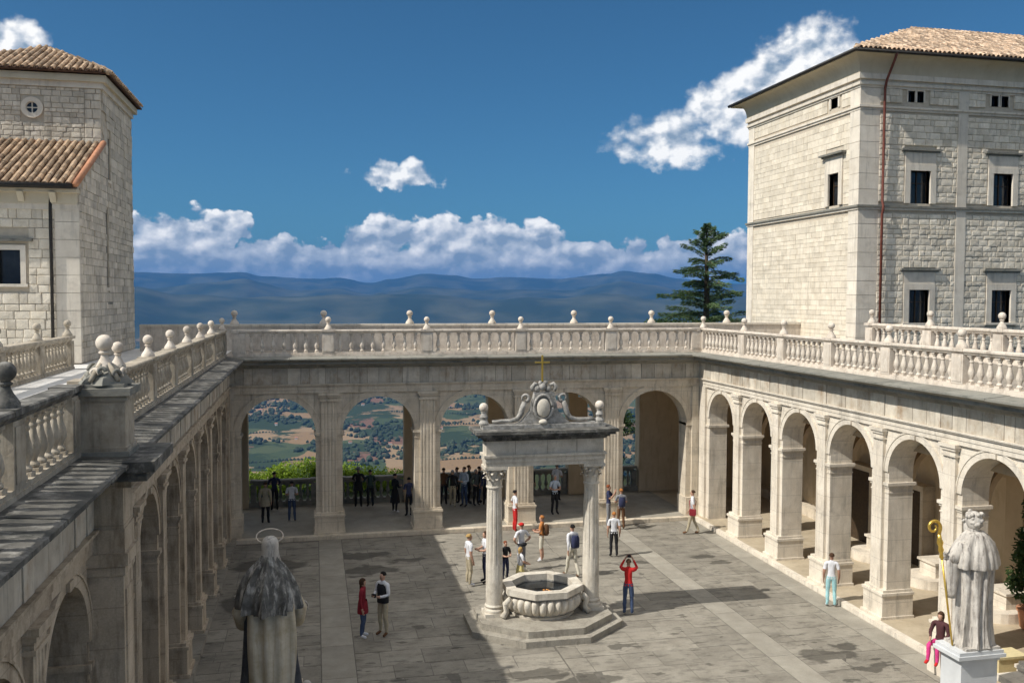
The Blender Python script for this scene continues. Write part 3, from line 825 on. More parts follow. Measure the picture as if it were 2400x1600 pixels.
def floors_and_terraces():
    mb = MB()
    mb.box((XR - 0.42, 5, -0.2), (21.6, 42.3, LOG_Z)); o = link('loggia_floor', mb.mesh('loggia_floor', M_FLOOR_IN)); o['kind'] = 'structure'
    mb = MB(); mb.box((XL - 5.4, YB - 0.45, -0.21), (XR - 0.415, 42.3, LOG_Z - 0.003)); o = link('loggia_floor', mb.mesh('loggia_floor', M_SLAB_L)); o['kind'] = 'structure'
    mb = MB(); mb.box((XL - 5.4, 5, -0.22), (XL + 0.30, YB - 0.445, LOG_Z - 0.006)); o = link('loggia_floor', mb.mesh('loggia_floor', M_SLAB)); o['kind'] = 'structure'
    for nm, a, b in (('terrace', (XR + 0.1, 5, 7.0), (25.0, 42.2, Z_TERR)), ('terrace', (XL - 0.2, YB + 0.1, 6.99), (XR + 0.1, 42.2, Z_TERR - 0.003)), ('terrace', (-14.0, 5, 6.98), (XL - 0.1, 43.4, Z_TERR - 0.006))):
        mb = MB(); mb.box(a, b); o = link(nm, mb.mesh(nm, M_TERR if a[0] < -10 else M_TERR_D)); o['kind'] = 'structure'
    # kerb of the step round the court
    rng = random.Random(4)
    g = thing('loggia_step', (6.6, 36.2, 0), 'low worn stone step running along the foot of the far loggia', 'step')
    x = XL + 0.3
    while x < XR - 0.45:
        l = min(rng.uniform(1.4, 2.4), XR - 0.45 - x)
        mb = MB(); mb.box((x + 0.005, YB - 0.50, -0.05), (x + l - 0.005, YB - 0.20, LOG_Z + 0.012 + rng.uniform(-0.004, 0.004))); part('step_stone', mb, M_STONE, g); x += l
    g = thing('loggia_step', (16.1, 20, 0), 'low sunlit stone step running along the foot of the right arcade', 'step')
    y = 10.0
    while y < 36.1:
        l = min(rng.uniform(1.4, 2.4), 36.2 - y)
        mb = MB(); mb.box((XR - 0.45, y + 0.005, -0.05), (XR - 0.25, y + l - 0.005, LOG_Z + 0.010 + rng.uniform(-0.004, 0.004))); part('step_stone', mb, M_STONE_W, g); y += l
floors_and_terraces()

def vault(root, fr, u0, u1, v0, v1, zs, rise, m, n=14):
    """barrel vault running along u between the walls at v0 and v1"""
    mb = MB(fr); c = (v0 + v1)/2; h = abs(v1 - v0)/2
    a = [(c - h*math.cos(PI*i/n), zs + rise*math.sin(PI*i/n)) for i in range(n+1)]
    b = [(c - (h + 0.15)*math.cos(PI*i/n), zs + (rise + 0.15)*math.sin(PI*i/n)) for i in range(n+1)]
    k = n + 1
    mb.shell(a + b, [(i, i+1, k+i+1, k+i) for i in range(n)], u0, u1, lambda p, t: (t, p[0], p[1]))
    return part('vault', mb, m, root, smooth=True, angle=40)

M_PLASTER_SHADE = mat('shade_brown_plaster', (0.13, 0.10, 0.065), (0.20, 0.155, 0.10), 1.2, bump=0.1)  # darker copy of the plaster, with the left loggia's shade in its colour
def loggias():
    # right
    r = thing('loggia', (21.3, 22, 0), 'ochre plastered inner wall and vault behind the right arcade', 'loggia')
    mb = MB(FR_R); mb.box((5, -5.4, 0), (YB + 5.4, -4.9, 7.0)); part('back_wall', mb, M_PLASTER, r)
    vault(r, FR_R, 5, YB + 0.3, -0.8, -4.9, 5.15, 0.75, M_VAULT)
    for k, u in enumerate(PIERS[:7]):
        mb = MB(FR_R); mb.box((u - 0.36, -4.9, LOG_Z), (u + 0.36, -4.70, 4.05)); pl = part('wall_pilaster', mb, M_VAULT, r)
        mb = MB(FR_R); mb.box((u - 0.44, -4.9, 4.05), (u + 0.44, -4.62, 4.22)); part('capital', mb, M_VAULT, pl)
        mb = MB(FR_R); ring = []
        n = 14; c = -2.85; h = 2.05
        a = [(c - h*math.cos(PI*i/n), 4.22 + 1.45*math.sin(PI*i/n)) for i in range(n+1)]
        b = [(c - (h-0.16)*math.cos(PI*i/n), 4.20 + 1.29*math.sin(PI*i/n)) for i in range(n+1)]
        mb.shell(a + b, [(i, i+1, n+2+i, n+1+i) for i in range(n)], u - 0.3, u + 0.3, lambda p, t: (t, p[0], p[1]))
        part('transverse_arch', mb, M_VAULT, r)
    mb = MB(FR_R); mb.box((5, -4.9, 3.98), (YB + 5.4, -4.80, 4.12)); part('wall_cornice', mb, M_VAULT, r)
    mb = MB(FR_R); mb.box((5, -4.9, LOG_Z), (YB + 5.4, -4.42, 0.55)); part('wall_bench', mb, M_STONE, r)
    for uc, w, h in ((31.45, 1.3, 2.9), (28.4, 1.2, 2.8)):
        mb = MB(FR_R); mb.box((uc - w/2 - 0.16, -4.9, LOG_Z), (uc + w/2 + 0.16, -4.40, h + 0.20)); d = part('door_frame', mb, M_STONE, r)
        mb = MB(FR_R); mb.box((uc - w/2, -4.42, LOG_Z + 0.001), (uc + w/2, -4.385, h)); part('door', mb, M_DOOR, d)
    # left
    l = thing('loggia', (-8.2, 22, 0), 'dark inner wall glimpsed through the near arches on the left', 'loggia')
    mb = MB(FR_L); mb.box((5, -5.4, 0), (YB + 5.4, -4.9, 7.0)); part('back_wall', mb, M_PLASTER_SHADE, l)
    vault(l, FR_L, 5, YB + 0.3, -0.8, -4.9, 4.25, 1.45, M_PLASTER_SHADE)
    # far
    f = thing('loggia', (6.6, 39, 0), 'shadowy ceiling of the far loggia above the visitors', 'loggia')
    vault(f, FR_B, XL - 4.9, XR + 4.9, -0.8, -4.95, 5.85, 0.35, M_VAULT)
loggias()

# ------------------------------------------------------------------ balustrades
def baluster_mesh(seg=10):
    mb = MB()
    mb.box((-.085, -.085, 0.0), (.085, .085, .055))
    prof = [(.055, .055), (.075, .075), (.075, .10), (.045, .135), (.05, .17), (.085, .25), (.092, .30), (.08, .37), (.052, .48), (.042, .56), (.06, .585), (.06, .60), (.043, .625), (.05, .66), (.072, .70), (.06, .725)]
    mb.lathe(prof, seg, cap=False)
    mb.box((-.08, -.08, .725), (.08, .08, .78))
    return mb.mesh('baluster', [], smooth=True, angle=35)
def baluster_up():
    # double-bellied form seen on the terrace: heavy belly low, slim neck, small collar
    return baluster_mesh()
ME_BAL = baluster_mesh()
def finial_mesh(r=0.115):
    mb = MB()
    mb.lathe([(.15, 0), (.15, .05), (.125, .09), (.085, .15), (.055, .21), (.05, .24), (.075, .26), (.075, .275), (.05, .29)], 12)
    mb.sphere((0, 0, .29 + r*0.93), r, 16, 10)
    return mb.mesh('finial', [], smooth=True, angle=40)
ME_FIN = finial_mesh()
def with_mat(me, m, cache={}):
    k = (me.name, m.name)
    if k not in cache:
        c = me.copy(); c.materials.clear(); c.materials.append(m); cache[k] = c
    return cache[k]

def balustrade(name, label, fr, vc, posts, m, z0=Z_TERR, spacing=0.325, m_rail=None, m_fin=None, fin=True, h=1.04, wid=0.22, ends=(True, True), group=None, finscale=1.0, nofin=()):
    """posts: sorted u of the posts; bays between them are filled with balusters"""
    a, b = posts[0], posts[-1]
    root = thing(name, fr((a+b)/2, vc, z0), label, 'balustrade', group)
    off = wpos(root)
    m_rail = m_rail or m; m_fin = m_fin or m
    zb = z0 + 0.12; zr = zb + 0.78
    mb = MB(fr); mb.box((a - 0.2, vc - 0.15, z0 - 0.10), (b + 0.2, vc + 0.15, z0 + 0.06)); mb.box((a - 0.2, vc - 0.125, z0 + 0.06), (b + 0.2, vc + 0.125, zb)); part('plinth', mb, m, root)
    hr = h - 0.90
    prof = [(-.11, 0), (.11, 0), (.125, hr*0.25), (.15, hr*0.40), (.165, hr*0.55), (.165, hr*0.88), (.14, hr), (-.14, hr), (-.165, hr*0.88), (-.165, hr*0.55), (-.15, hr*0.40), (-.125, hr*0.25)]
    us = posts
    for i in range(len(us)-1):
        mb = MB(fr); mb.prism(prof, us[i] + 0.003, us[i+1] - 0.003, lambda q, t: (t, vc + q[0], zr + q[1])); part('rail', mb, m_rail, root)
    mp_ = fr
    # posts
    for i, u in enumerate(us):
        mb = MB(fr); mb.box((u - wid, vc - 0.135, zb - 0.004), (u + wid, vc + 0.135, zr + 0.004))
        p = part('post', mb, m, root)
        mb = MB(fr); mb.box((u - wid + 0.05, vc - 0.150, zb + 0.06), (u + wid - 0.05, vc + 0.150, zr - 0.06)); part('post_panel', mb, m, p)
        mb = MB(fr); mb.box((u - wid - 0.02, vc - 0.18, zr + hr*0.5), (u + wid + 0.02, vc + 0.18, zr + hr + 0.012)); part('post_cap', mb, m_rail, p)
        if fin and i not in nofin:
            f = link('finial', with_mat(ME_FIN, m_fin), p); f.location = Vector(fr(u, vc, zr + hr + 0.010)) - off; f.scale = (finscale,)*3
    bm = with_mat(ME_BAL, m)
    for i in range(len(us)-1):
        g0, g1 = us[i] + wid, us[i+1] - wid
        n = max(1, int(round((g1 - g0) / spacing - 0.15)))
        for k in range(n):
            u = g0 + (g1 - g0) * (k + 0.5) / n
            o = link('baluster', bm, root); o.location = Vector(fr(u, vc, zb)) - off
            o.rotation_euler = (0, 0, random.uniform(-0.04, 0.04))
    return root

VB = -0.19
balustrade('balustrade', 'long sunlit stone balustrade receding along the terrace above the right arcade', FR_R, VB, sorted(PIERS[:8]) + [36.86], M_BAL)
balustrade('balustrade', 'stone balustrade running straight across above the far loggia', FR_B, VB - 0.003, [XL + 0.19 + 0.25] + BPIERS + [XR - 0.16], M_BAL, spacing=0.40, wid=0.25, nofin=(0, 5))
balustrade('balustrade', 'weathered brown balustrade on the far part of the left wing, beyond the trophy pedestal', FR_L, VB, [15.05] + sorted(PIERS[:6]) + [36.86], M_BAL_OLD, m_fin=M_BAL, m_rail=M_BAL_OLD, nofin=(0,), finscale=0.92)
balustrade('balustrade', 'near left balustrade with black-stained rail in front of the trophy pedestal', FR_L, VB, [5.2, 8.36, 11.44, 14.05], M_BAL_OLD, m_rail=M_LICHEN, m_fin=M_LICHEN, nofin=(3,), finscale=1.05)
# parapet on the outer edge of the far terrace
def outer_parapet():
    fo = frame(0, 41.45, (1, 0), (0, -1))
    r = thing('parapet', (6.6, 41.45, Z_TERR), 'plain pale parapet with larger stone balls behind the far balustrade', 'parapet')
    mb = MB(fo); mb.box((XL - 4.0, -0.15, Z_TERR - 0.02), (25.0, 0.15, 8.30)); part('parapet_wall', mb, M_BAL, r)
    mb = MB(fo); mb.box((XL - 4.0, -0.20, 8.302), (25.0, 0.20, 8.40)); part('coping', mb, M_STONE_W, r)
    for x in (-3.4, 0.45, 4.31, 8.16, 12.13, 16.05, 20.0):
        f = link('finial', with_mat(ME_FIN, M_BAL), r); f.location = Vector((x, 41.45, 8.40)) - wpos(r); f.scale = (1.25, 1.25, 1.2)
outer_parapet()
fr_r2 = frame(20.6, 0, (0, 1), (-1, 0))
balustrade('balustrade', 'second balustrade before the right building, higher than the long one', fr_r2, 0, [11.5, 15.6, 19.7, 23.8, 27.1, 30.4], M_BAL, z0=7.62, spacing=0.34, h=1.06)
mb = MB(); mb.box((20.4, 8, Z_TERR - 0.01), (24.9, 30.7, 7.62)); o_ = link('terrace', mb.mesh('terrace', M_TERR_D)); o_['kind'] = 'structure'
fr_l2 = frame(-7.75, 0, (0, 1), (1, 0))
balustrade('balustrade', 'second balustrade further left in front of the tower base', fr_l2, 0, [14.6, 18.0, 21.4, 24.8, 28.2, 31.5], M_BAL_OLD, spacing=0.34, h=1.06)
# ------------------------------------------------------------------ left wing: projecting bay, pedestal and trophy
def ressaut():
    y0, y1 = 14.25, 14.93; yc = (y0 + y1)/2
    c = thing('engaged_pier', (XL + 0.3, yc, 0), 'dark projecting pier breaking forward from the left arcade under a black cornice', 'pier')
    def bx(nm, v1, z0, z1, e, m, par):
        mb = MB(FR_L); mb.box((y0 - e, -0.02, z0), (y1 + e, v1 + e, z1)); return part(nm, mb, m, par)
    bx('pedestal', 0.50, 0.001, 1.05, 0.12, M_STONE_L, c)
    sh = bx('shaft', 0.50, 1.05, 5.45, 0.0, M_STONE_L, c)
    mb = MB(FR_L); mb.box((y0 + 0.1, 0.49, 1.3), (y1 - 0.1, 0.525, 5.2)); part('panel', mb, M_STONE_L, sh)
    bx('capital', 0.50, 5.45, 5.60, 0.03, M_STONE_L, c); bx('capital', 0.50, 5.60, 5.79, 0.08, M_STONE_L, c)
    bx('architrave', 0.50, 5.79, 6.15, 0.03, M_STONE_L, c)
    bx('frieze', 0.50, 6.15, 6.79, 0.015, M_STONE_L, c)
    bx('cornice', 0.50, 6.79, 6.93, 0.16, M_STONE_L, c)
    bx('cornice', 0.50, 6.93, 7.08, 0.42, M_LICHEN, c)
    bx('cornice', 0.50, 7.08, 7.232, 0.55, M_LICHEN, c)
    p = thing('pedestal', (XL + 0.25, yc, 7.25), 'brown stone pedestal carrying the trophy sculpture at the left', 'pedestal')
    def pb(nm, z0, z1, e, m):
        mb = MB(FR_L); mb.box((y0 - e, -0.12 - e, z0), (y1 + e, 0.56 + e, z1)); part(nm, mb, m, p)
    pb('base', 7.235, 7.31, 0.06, M_LICHEN2); pb('base', 7.31, 7.37, 0.03, M_BAL_OLD); pb('die', 7.37, 8.06, 0.0, M_BAL_OLD); pb('cap', 8.06, 8.14, 0.03, M_BAL_OLD); pb('cap', 8.14, 8.25, 0.09, M_LICHEN2)
    # trophy: heap of scrolls, shields and drapery under a neck and ball
    t = thing('trophy_sculpture', (XL + 0.22, yc, 8.25), 'carved stone trophy with scrolls and a ball on top of the brown pedestal', 'sculpture')
    ox, oy, oz = XL + 0.22, yc, 8.25
    rng = random.Random(21)
    mb = MB(); mb.box((ox - .32, oy - .30, oz), (ox + .32, oy + .30, oz + .05)); part('slab', mb, M_LICHEN2, t)
    mb = MB()
    rings = []
    for i in range(9):
        z = i/8; r = 0.30*(1 - z)**0.8 + 0.05
        rings.append([(ox + r*(1 + .22*math.sin(5*a + z*4))*math.cos(a), oy + r*(1 + .22*math.sin(7*a - z*5))*math.sin(a), oz + .04 + z*.34) for a in [2*PI*k/22 for k in range(22)]])
    mb.loft(rings); part('drapery', mb, M_LICHEN2, t, smooth=True, angle=60)
    for k in range(9):
        a = 2*PI*k/9 + rng.uniform(-.2, .2); r = rng.uniform(.20, .29); s = rng.uniform(.06, .10)
        cx_, cy_ = ox + r*math.cos(a), oy + r*math.sin(a); z_ = oz + rng.uniform(.06, .20)
        pts = []
        for i in range(16):
            q = i/15*1.7*PI; rr = s*(1 - i/22)
            pts.append((cx_ + math.cos(a + PI/2)*rr*math.cos(q), cy_ + math.sin(a + PI/2)*rr*math.cos(q), z_ + s*.8 + rr*math.sin(q)))
        mb = MB(); mb.tube(pts, [0.034 - 0.001*i for i in range(16)], 7); part('scroll', mb, M_BAL if k % 3 == 0 else M_LICHEN2, t, smooth=True)
    for k in range(5):
        a = 2*PI*k/5 + .5
        mb = MB(); mb.tube([(ox + .08*math.cos(a), oy + .08*math.sin(a), oz + .34), (ox + .19*math.cos(a), oy + .19*math.sin(a), oz + .24), (ox + .33*math.cos(a), oy + .33*math.sin(a), oz + .10)], [.03, .045, .03], 7); part('leaf_rib', mb, M_BAL_OLD, t, smooth=True)
    mb = MB(); mb.lathe([(.14, .30), (.10, .36), (.06, .43), (.05, .48), (.085, .50), (.085, .52), (.05, .54)], 12, (ox, oy, oz)); part('neck', mb, M_BAL, t, smooth=True, angle=40)
    mb = MB(); mb.sphere((ox, oy, oz + .655), .125, 18, 12); part('ball', mb, M_BAL, t, smooth=True)
ressaut()

# ------------------------------------------------------------------ masonry and tiles
def intervals(u0, u1, rects, z0, z1):
    cuts = sorted([(a, b) for a, b, c, d in rects if c < z1 - 1e-4 and d > z0 + 1e-4])
    out = []; u = u0
    for a, b in cuts:
        if a > u: out.append((u, min(a, u1)))
        u = max(u, b)
    if u < u1: out.append((u, u1))
    return [(a, b) for a, b in out if b - a > 0.05]

def stone_field(u0, u1, z0, z1, ch, lens, rects, rng):
    res = []; z = z0
    while z < z1 - 0.05:
        h = min(rng.uniform(ch*0.72, ch*1.28), z1 - z)
        if z1 - z - h < ch*0.4: h = z1 - z
        for a, b in intervals(u0, u1, rects, z, z + h):
            u = a; first = True
            while u < b - 0.03:
                l = rng.uniform(*lens) * (rng.uniform(.5, 1) if first else 1); first = False
                l = min(l, b - u)
                if b - u - l < lens[0]*0.4: l = b - u
                res.append((u + l/2, z + h/2, l, h)); u += l
        z += h
    return res

def wall_boxes(mb, u0, u1, z0, z1, rects, d0, d1, fn):
    zs = sorted(set([z0, z1] + [r[2] for r in rects] + [r[3] for r in rects]))
    zs = [z for z in zs if z0 <= z <= z1]
    for za, zb in zip(zs, zs[1:]):
        for a, b in intervals(u0, u1, rects, za, zb):
            p, q = fn(a, d0, za), fn(b, d1, zb); mb.box(p, q)

def tile_mesh():
    mb = MB(); n = 5
    a = [mb.add((-.5*math.cos(PI*i/n)*1.0, -.5, .5*math.sin(PI*i/n))) for i in range(n+1)]
    b = [mb.add((-.5*math.cos(PI*i/n)*.82, .62, .42*math.sin(PI*i/n) + .04)) for i in range(n+1)]
    a2 = [mb.add((-.5*math.cos(PI*i/n)*.8, -.5, .36*math.sin(PI*i/n))) for i in range(n+1)]
    for i in range(n):
        mb.face(a[i], a[i+1], b[i+1], b[i]); mb.face(a2[i], a2[i+1], a[i+1], a[i])
    me = mb.mesh('roof_tile', [], recalc=False)
    return me
ME_TILE = tile_mesh()
M_TILE_A = mat('warm_roof_tile', (0.27, 0.175, 0.105), (0.46, 0.335, 0.22), 5.0, rnd=0.45, bump=0.2, stain=(0.62, 0.52, 0.40), stain_amt=0.6, stain_scale=(3, 3, 3))
M_TILE_B = mat('pale_roof_tile', (0.29, 0.18, 0.11), (0.52, 0.39, 0.27), 5.0, rnd=0.55, bump=0.2, stain=(0.68, 0.60, 0.50), stain_amt=0.6, stain_scale=(3, 3, 3))
M_TILE_UNDER = mat('roof_underlay', (0.07, 0.035, 0.02), (0.12, 0.06, 0.035), 5.0, bump=0.1)
M_TERRACOTTA = mat('terracotta_verge', (0.42, 0.19, 0.10), (0.54, 0.27, 0.16), 4.0, bump=0.1)

def tile_slope(parent, e0, e1, r0, r1, m, name='roof_tile', w=0.23, ln=0.36, rng=None, limit=300):
    """eave from e0 to e1, upper edge r0 to r1 (any trapezoid or triangle); tiles run up the slope"""
    e0, e1, r0, r1 = Vector(e0), Vector(e1), Vector(r0), Vector(r1)
    lat = (e1 - e0).normalized()
    nrm = (e1 - e0).cross((r0 + r1)/2 - e0).normalized()
    if nrm.z < 0: nrm = -nrm
    up = nrm.cross(lat).normalized()
    if up.z < 0: up = -up
    R = Matrix((lat, up, nrm)).transposed()
    if R.determinant() < 0: R = Matrix((-lat, up, nrm)).transposed()
    eu = tuple(R.to_euler())
    H = (r0 - e0).dot(up)
    rows = int(H / ln); items = []
    xl0, xl1 = 0.0, (e1 - e0).length
    xr0, xr1 = (r0 - e0).dot(lat), (r1 - e0).dot(lat)
    for j in range(rows + 1):
        t = min(1.0, (j + 0.3) / max(1, H/ln))
        a = xl0 + (xr0 - xl0)*t; b = xl1 + (xr1 - xl1)*t
        k = math.ceil(a / w)
        while k*w <= b - w*0.3:
            p = e0 + lat*(k*w + (rng.uniform(-.012, .012) if rng else 0)) + up*(ln*(j + 0.42)) + nrm*(0.03 + (rng.uniform(-.008, .008) if rng else 0))
            items.append((tuple(p), (w*0.80, ln*1.05, w*0.80), eu)); k += 1
    pieces(items, name, parent, ME_TILE, m, limit, name + 's_rest')

def quad_part(nm, pts, m, parent, thick=0.06):
    n = (Vector(pts[1]) - Vector(pts[0])).cross(Vector(pts[2]) - Vector(pts[0])).normalized()
    if n.z > 0: n = -n
    mb = MB(); a = [mb.add(p) for p in pts]; b = [mb.add(tuple(Vector(p) + n*thick)) for p in pts]
    mb.face(*a); mb.face(*reversed(b))
    for i in range(len(pts)): mb.face(a[i], b[i], b[(i+1) % len(pts)], a[(i+1) % len(pts)])
    return part(nm, mb, m, parent)

M_ASH = mat('cream_ashlar', (0.62, 0.54, 0.42), (0.77, 0.69, 0.56), 2.5, grime=0.28, rnd=0.12, bump=0.3, speckle=0.08, stain=(0.52, 0.42, 0.28), stain_amt=0.35)
M_RUB = mat('rough_grey_ashlar', (0.64, 0.56, 0.435), (0.82, 0.74, 0.61), 3.0, grime=0.2, rnd=0.20, bump=0.5, speckle=0.1, bdist=0.03)
M_RUB2 = mat('old_brown_ashlar', (0.52, 0.45, 0.35), (0.70, 0.63, 0.52), 3.0, grime=0.45, rnd=0.22, bump=0.5, speckle=0.1, bdist=0.03)
M_QUOIN = mat('smooth_pale_stone', (0.62, 0.55, 0.45), (0.76, 0.69, 0.58), 1.5, grime=0.35, rnd=0.08, bump=0.15, stain=(0.42, 0.37, 0.30), stain_amt=0.35)
M_MORTAR = mat('wall_mortar', (0.46, 0.39, 0.30), (0.58, 0.51, 0.40), 4.0, bump=0.2)
M_COVE = mat('cove_plaster', (0.52, 0.45, 0.33), (0.60, 0.53, 0.40), 1.0, bump=0.05, stain=(0.40, 0.33, 0.2), stain_amt=0.4)

M_CURTAIN = mat('grey_net_curtain', (0.16, 0.17, 0.18), (0.26, 0.27, 0.28), 12.0, bump=0.1)
def window_unit(par, fn, u0, u1, z0, z1, fw, top, hood, depth=0.10, hood_p=0.20, sill=True, mull=True):
    """stone-framed window: window > frame stones, hood, pane, glazing bar; fn(u, d, z), d outward from the wall"""
    mb = MB(fn)
    mb.box((u0 - fw, -0.30, z0), (u0, depth, z1)); w = part('window', mb, M_QUOIN, par)
    mb = MB(fn); mb.box((u1, -0.30, z0), (u1 + fw, depth, z1)); part('jamb', mb, M_QUOIN, w)
    mb = MB(fn); mb.box((u0 - fw, -0.30, z1), (u1 + fw, depth + 0.003, z1 + fw)); part('lintel', mb, M_QUOIN, w)
    if top:
        mb = MB(fn); mb.box((u0 - fw, -0.30, z1 + fw), (u1 + fw, depth - 0.02, top)); part('panel', mb, M_QUOIN, w)
        mb = MB(fn); mb.box((u0 - fw - hood, -0.05, top), (u1 + fw + hood, hood_p*0.6, top + 0.07)); mb.box((u0 - fw - hood - 0.06, -0.05, top + 0.07), (u1 + fw + hood + 0.06, hood_p, top + 0.16)); part('hood', mb, M_LICHEN2, w)
    if sill:
        mb = MB(fn); mb.box((u0 - fw - 0.06, -0.30, z0 - 0.10), (u1 + fw + 0.06, depth + 0.06, z0)); part('sill', mb, M_QUOIN, w)
    mb = MB(fn); mb.box((u0, -0.27, z0), (u1, -0.24, z1)); part('pane', mb, M_DARKGLASS, w)
    if mull:
        uc = (u0 + u1)/2
        mb = MB(fn); mb.box((uc - 0.025, -0.24, z0), (uc + 0.025, -0.20, z1)); mb.box((u0, -0.24, z0), (u0 + 0.04, -0.20, z1)); mb.box((u1 - 0.04, -0.24, z0), (u1, -0.20, z1)); part('glazing_bar', mb, M_DOOR, w)
        mb = MB(fn); mb.box((u0 + .05, -0.239, z0 + .02), (u0 + .05 + (u1 - u0)*.22, -0.232, z1 - .02)); part('curtain', mb, M_CURTAIN, w)
        mb = MB(fn); mb.box((u0, -0.245, z0 + (z1 - z0)*.62), (u1, -0.205, z0 + (z1 - z0)*.62 + .04)); part('transom', mb, M_DOOR, w)
    return w

# ------------------------------------------------------------------ right building
def right_building():
    rng = random.Random(31)
    BX, BY = 24.0, 36.6; X1, Y1 = 37.0, 47.15; ZB, ZT = 7.2, 19.62
    b = thing('palace_wing', (30.0, 41.0, 0), 'tall cream palace block with a tiled hip roof at the right', 'building')
    fF = lambda u, d, z: (u, BY - d, z)         # front, facing the court's near end
    fS = lambda u, d, z: (BX - d, u, z)         # side, facing the court
    F_w = [(26.55, 27.60, 13.95, 15.43), (30.93, 31.98, 13.95, 15.43), (26.62, 27.68, 8.50, 10.02), (31.0, 32.05, 8.50, 10.02), (26.36, 26.72, 18.50, 19.00), (26.82, 27.18, 18.50, 19.00), (30.72, 31.12, 18.50, 19.00), (31.26, 31.66, 18.50, 19.00)]
    S_w = [(38.12, 38.98, 13.97, 15.47), (38.35, 38.95, 18.52, 19.0)]
    mb = MB(); wall_boxes(mb, BX + 0.4, X1, ZB, ZT, F_w, 0.0, -0.4, fF); w1 = part('front_wall', mb, M_MORTAR, b)
    mb = MB(); wall_boxes(mb, BY + 0.001, Y1, ZB, ZT, S_w, 0.0, -0.4, fS); w2 = part('side_wall', mb, M_MORTAR, b)
    mb = MB(); mb.box((BX + 0.9, BY + 0.9, ZB), (X1, Y1, ZT)); part('inner_core', mb, M_DOOR, b)
    # smooth dressings
    def dress(fn, a, bb, z0, z1, d, nm='pilaster', m=M_QUOIN):
        mb = MB(fn); mb.box((a, -0.05, z0), (bb, d, z1)); return part(nm, mb, m, b)
    for (z0, z1) in ((ZB, 13.62), (13.82, 18.06), (18.26, 19.05)):
        n = max(1, int((z1 - z0)/0.62)); hh = (z1 - z0)/n
        for i in range(n):
            g = 0.008
            dress(fF, BX - 0.055, BX + 0.95, z0 + i*hh + g, z0 + (i+1)*hh - g, 0.055 + rng.uniform(-.003, .003), 'quoin')
            dress(fS, BY + 0.002, BY + 0.72, z0 + i*hh + g, z0 + (i+1)*hh - g, 0.052 + rng.uniform(-.003, .003), 'quoin')
        dress(fF, 28.98, 29.49, z0, z1, 0.09); dress(fF, 33.3, 33.8, z0, z1, 0.09); dress(fS, Y1 - 0.65, Y1, z0, z1, 0.06)
    def band(z0, z1, d, nm='string_course', m=M_QUOIN):
        mb = MB(); mb.box((BX - d, BY - d, z0), (X1, BY + 0.3, z1)); mb.box((BX - d, BY + 0.3, z0), (BX + 0.3, Y1 + d*0.5, z1)); part(nm, mb, m, b)
    band(13.62, 13.73, 0.10); band(13.73, 13.82, 0.17, m=M_LICHEN2); band(18.06, 18.17, 0.07); band(18.17, 18.26, 0.13)
    band(19.05, 19.15, 0.09); band(19.15, 19.28, 0.16); band(19.28, 19.40, 0.10, 'frieze_band'); band(19.40, 19.64, 0.22, 'cornice_band')
    # stone courses
    ex = 0.34
    Fr = [(a - 0.30, c + 0.30, z0 - 0.10, z1 + (1.0 if z1 < 18 else 0.10)) for a, c, z0, z1 in F_w] + [(BX - 1, BX + 0.95, 0, 30), (28.98, 29.49, 0, 30), (33.3, 33.8, 0, 30), (0, 90, 13.62, 13.82), (0, 90, 18.06, 18.26)]
    Sr = [(a - 0.30, c + 0.30, z0 - 0.10, z1 + (0.95 if z1 < 18 else 0.12)) for a, c, z0, z1 in S_w] + [(BY - 1, BY + 0.72, 0, 30), (Y1 - 0.65, 90, 0, 30), (0, 90, 13.62, 13.82), (0, 90, 18.06, 18.26)]
    it = []
    for (u, z, l, h) in stone_field(BX + 0.95, 36.0, 7.3, 19.05, 0.255, (0.16, 0.62), Fr, rng):
        it.append(((u, BY - 0.005 - rng.uniform(0, .022), z), (l - 0.014, h - 0.014, 0.10), (PI/2, 0, 0)))
    pieces(it, 'wall_stone', w1, ME_STONE, M_RUB, 300, 'wall_stones_rest')
    it = []
    for (u, z, l, h) in stone_field(BY + 0.72, Y1 - 0.65, 7.3, 19.05, 0.27, (0.28, 0.98), Sr, rng):
        it.append(((BX + 0.02 - rng.uniform(0, .012), u, z), (h - 0.010, l - 0.010, 0.10), (0, -PI/2, 0)))
    pieces(it, 'ashlar_block', w2, ME_ASHLAR, M_ASH, 300, 'ashlar_blocks_rest')
    for i, (a, c, z0, z1) in enumerate(F_w):
        if z1 < 18: window_unit(b, fF, a, c, z0, z1, 0.28, z1 + 0.82, 0.16, hood_p=0.20, sill=z0 < 12)
        else: window_unit(b, fF, a, c, z0, z1, 0.05, None, 0, 0.06, sill=False, mull=False)
    window_unit(b, fS, S_w[0][0], S_w[0][1], S_w[0][2], S_w[0][3], 0.28, 16.25, 0.2, hood_p=0.3, sill=False)
    window_unit(b, fS, S_w[1][0], S_w[1][1], S_w[1][2], S_w[1][3], 0.14, None, 0, 0.05, sill=False, mull=False)
    # cove and eaves
    ov = 0.86; n = 8
    for nm, fn, a, e, s in (('cove', fF, BX, X1, 0), ('cove', fS, BY, Y1, 1)):
        prof = [(0.20 + (ov - 0.26)*(1 - math.cos(PI/2*i/n)), 19.64 + 0.72*math.sin(PI/2*i/n)) for i in range(n+1)]
        mb = MB(fn)
        R = []
        for d, z in prof: R.append((mb.add((a - d, d, z)), mb.add((e, d, z))))
        top = (mb.add((a - prof[-1][0], -0.2, 20.36)), mb.add((e, -0.2, 20.36)))
        for i in range(n): mb.face(R[i][0], R[i][1], R[i+1][1], R[i+1][0])
        part(nm, mb, M_COVE, b, smooth=True, recalc=False)
    mb = MB(); mb.box((BX - ov + 0.05, BY - ov + 0.05, 20.36), (X1, BY + 0.2, 20.44)); mb.box((BX - ov + 0.05, BY + 0.2, 20.36), (BX + 0.2, Y1 + 0.8, 20.44)); part('eave_board', mb, M_COVE, b)
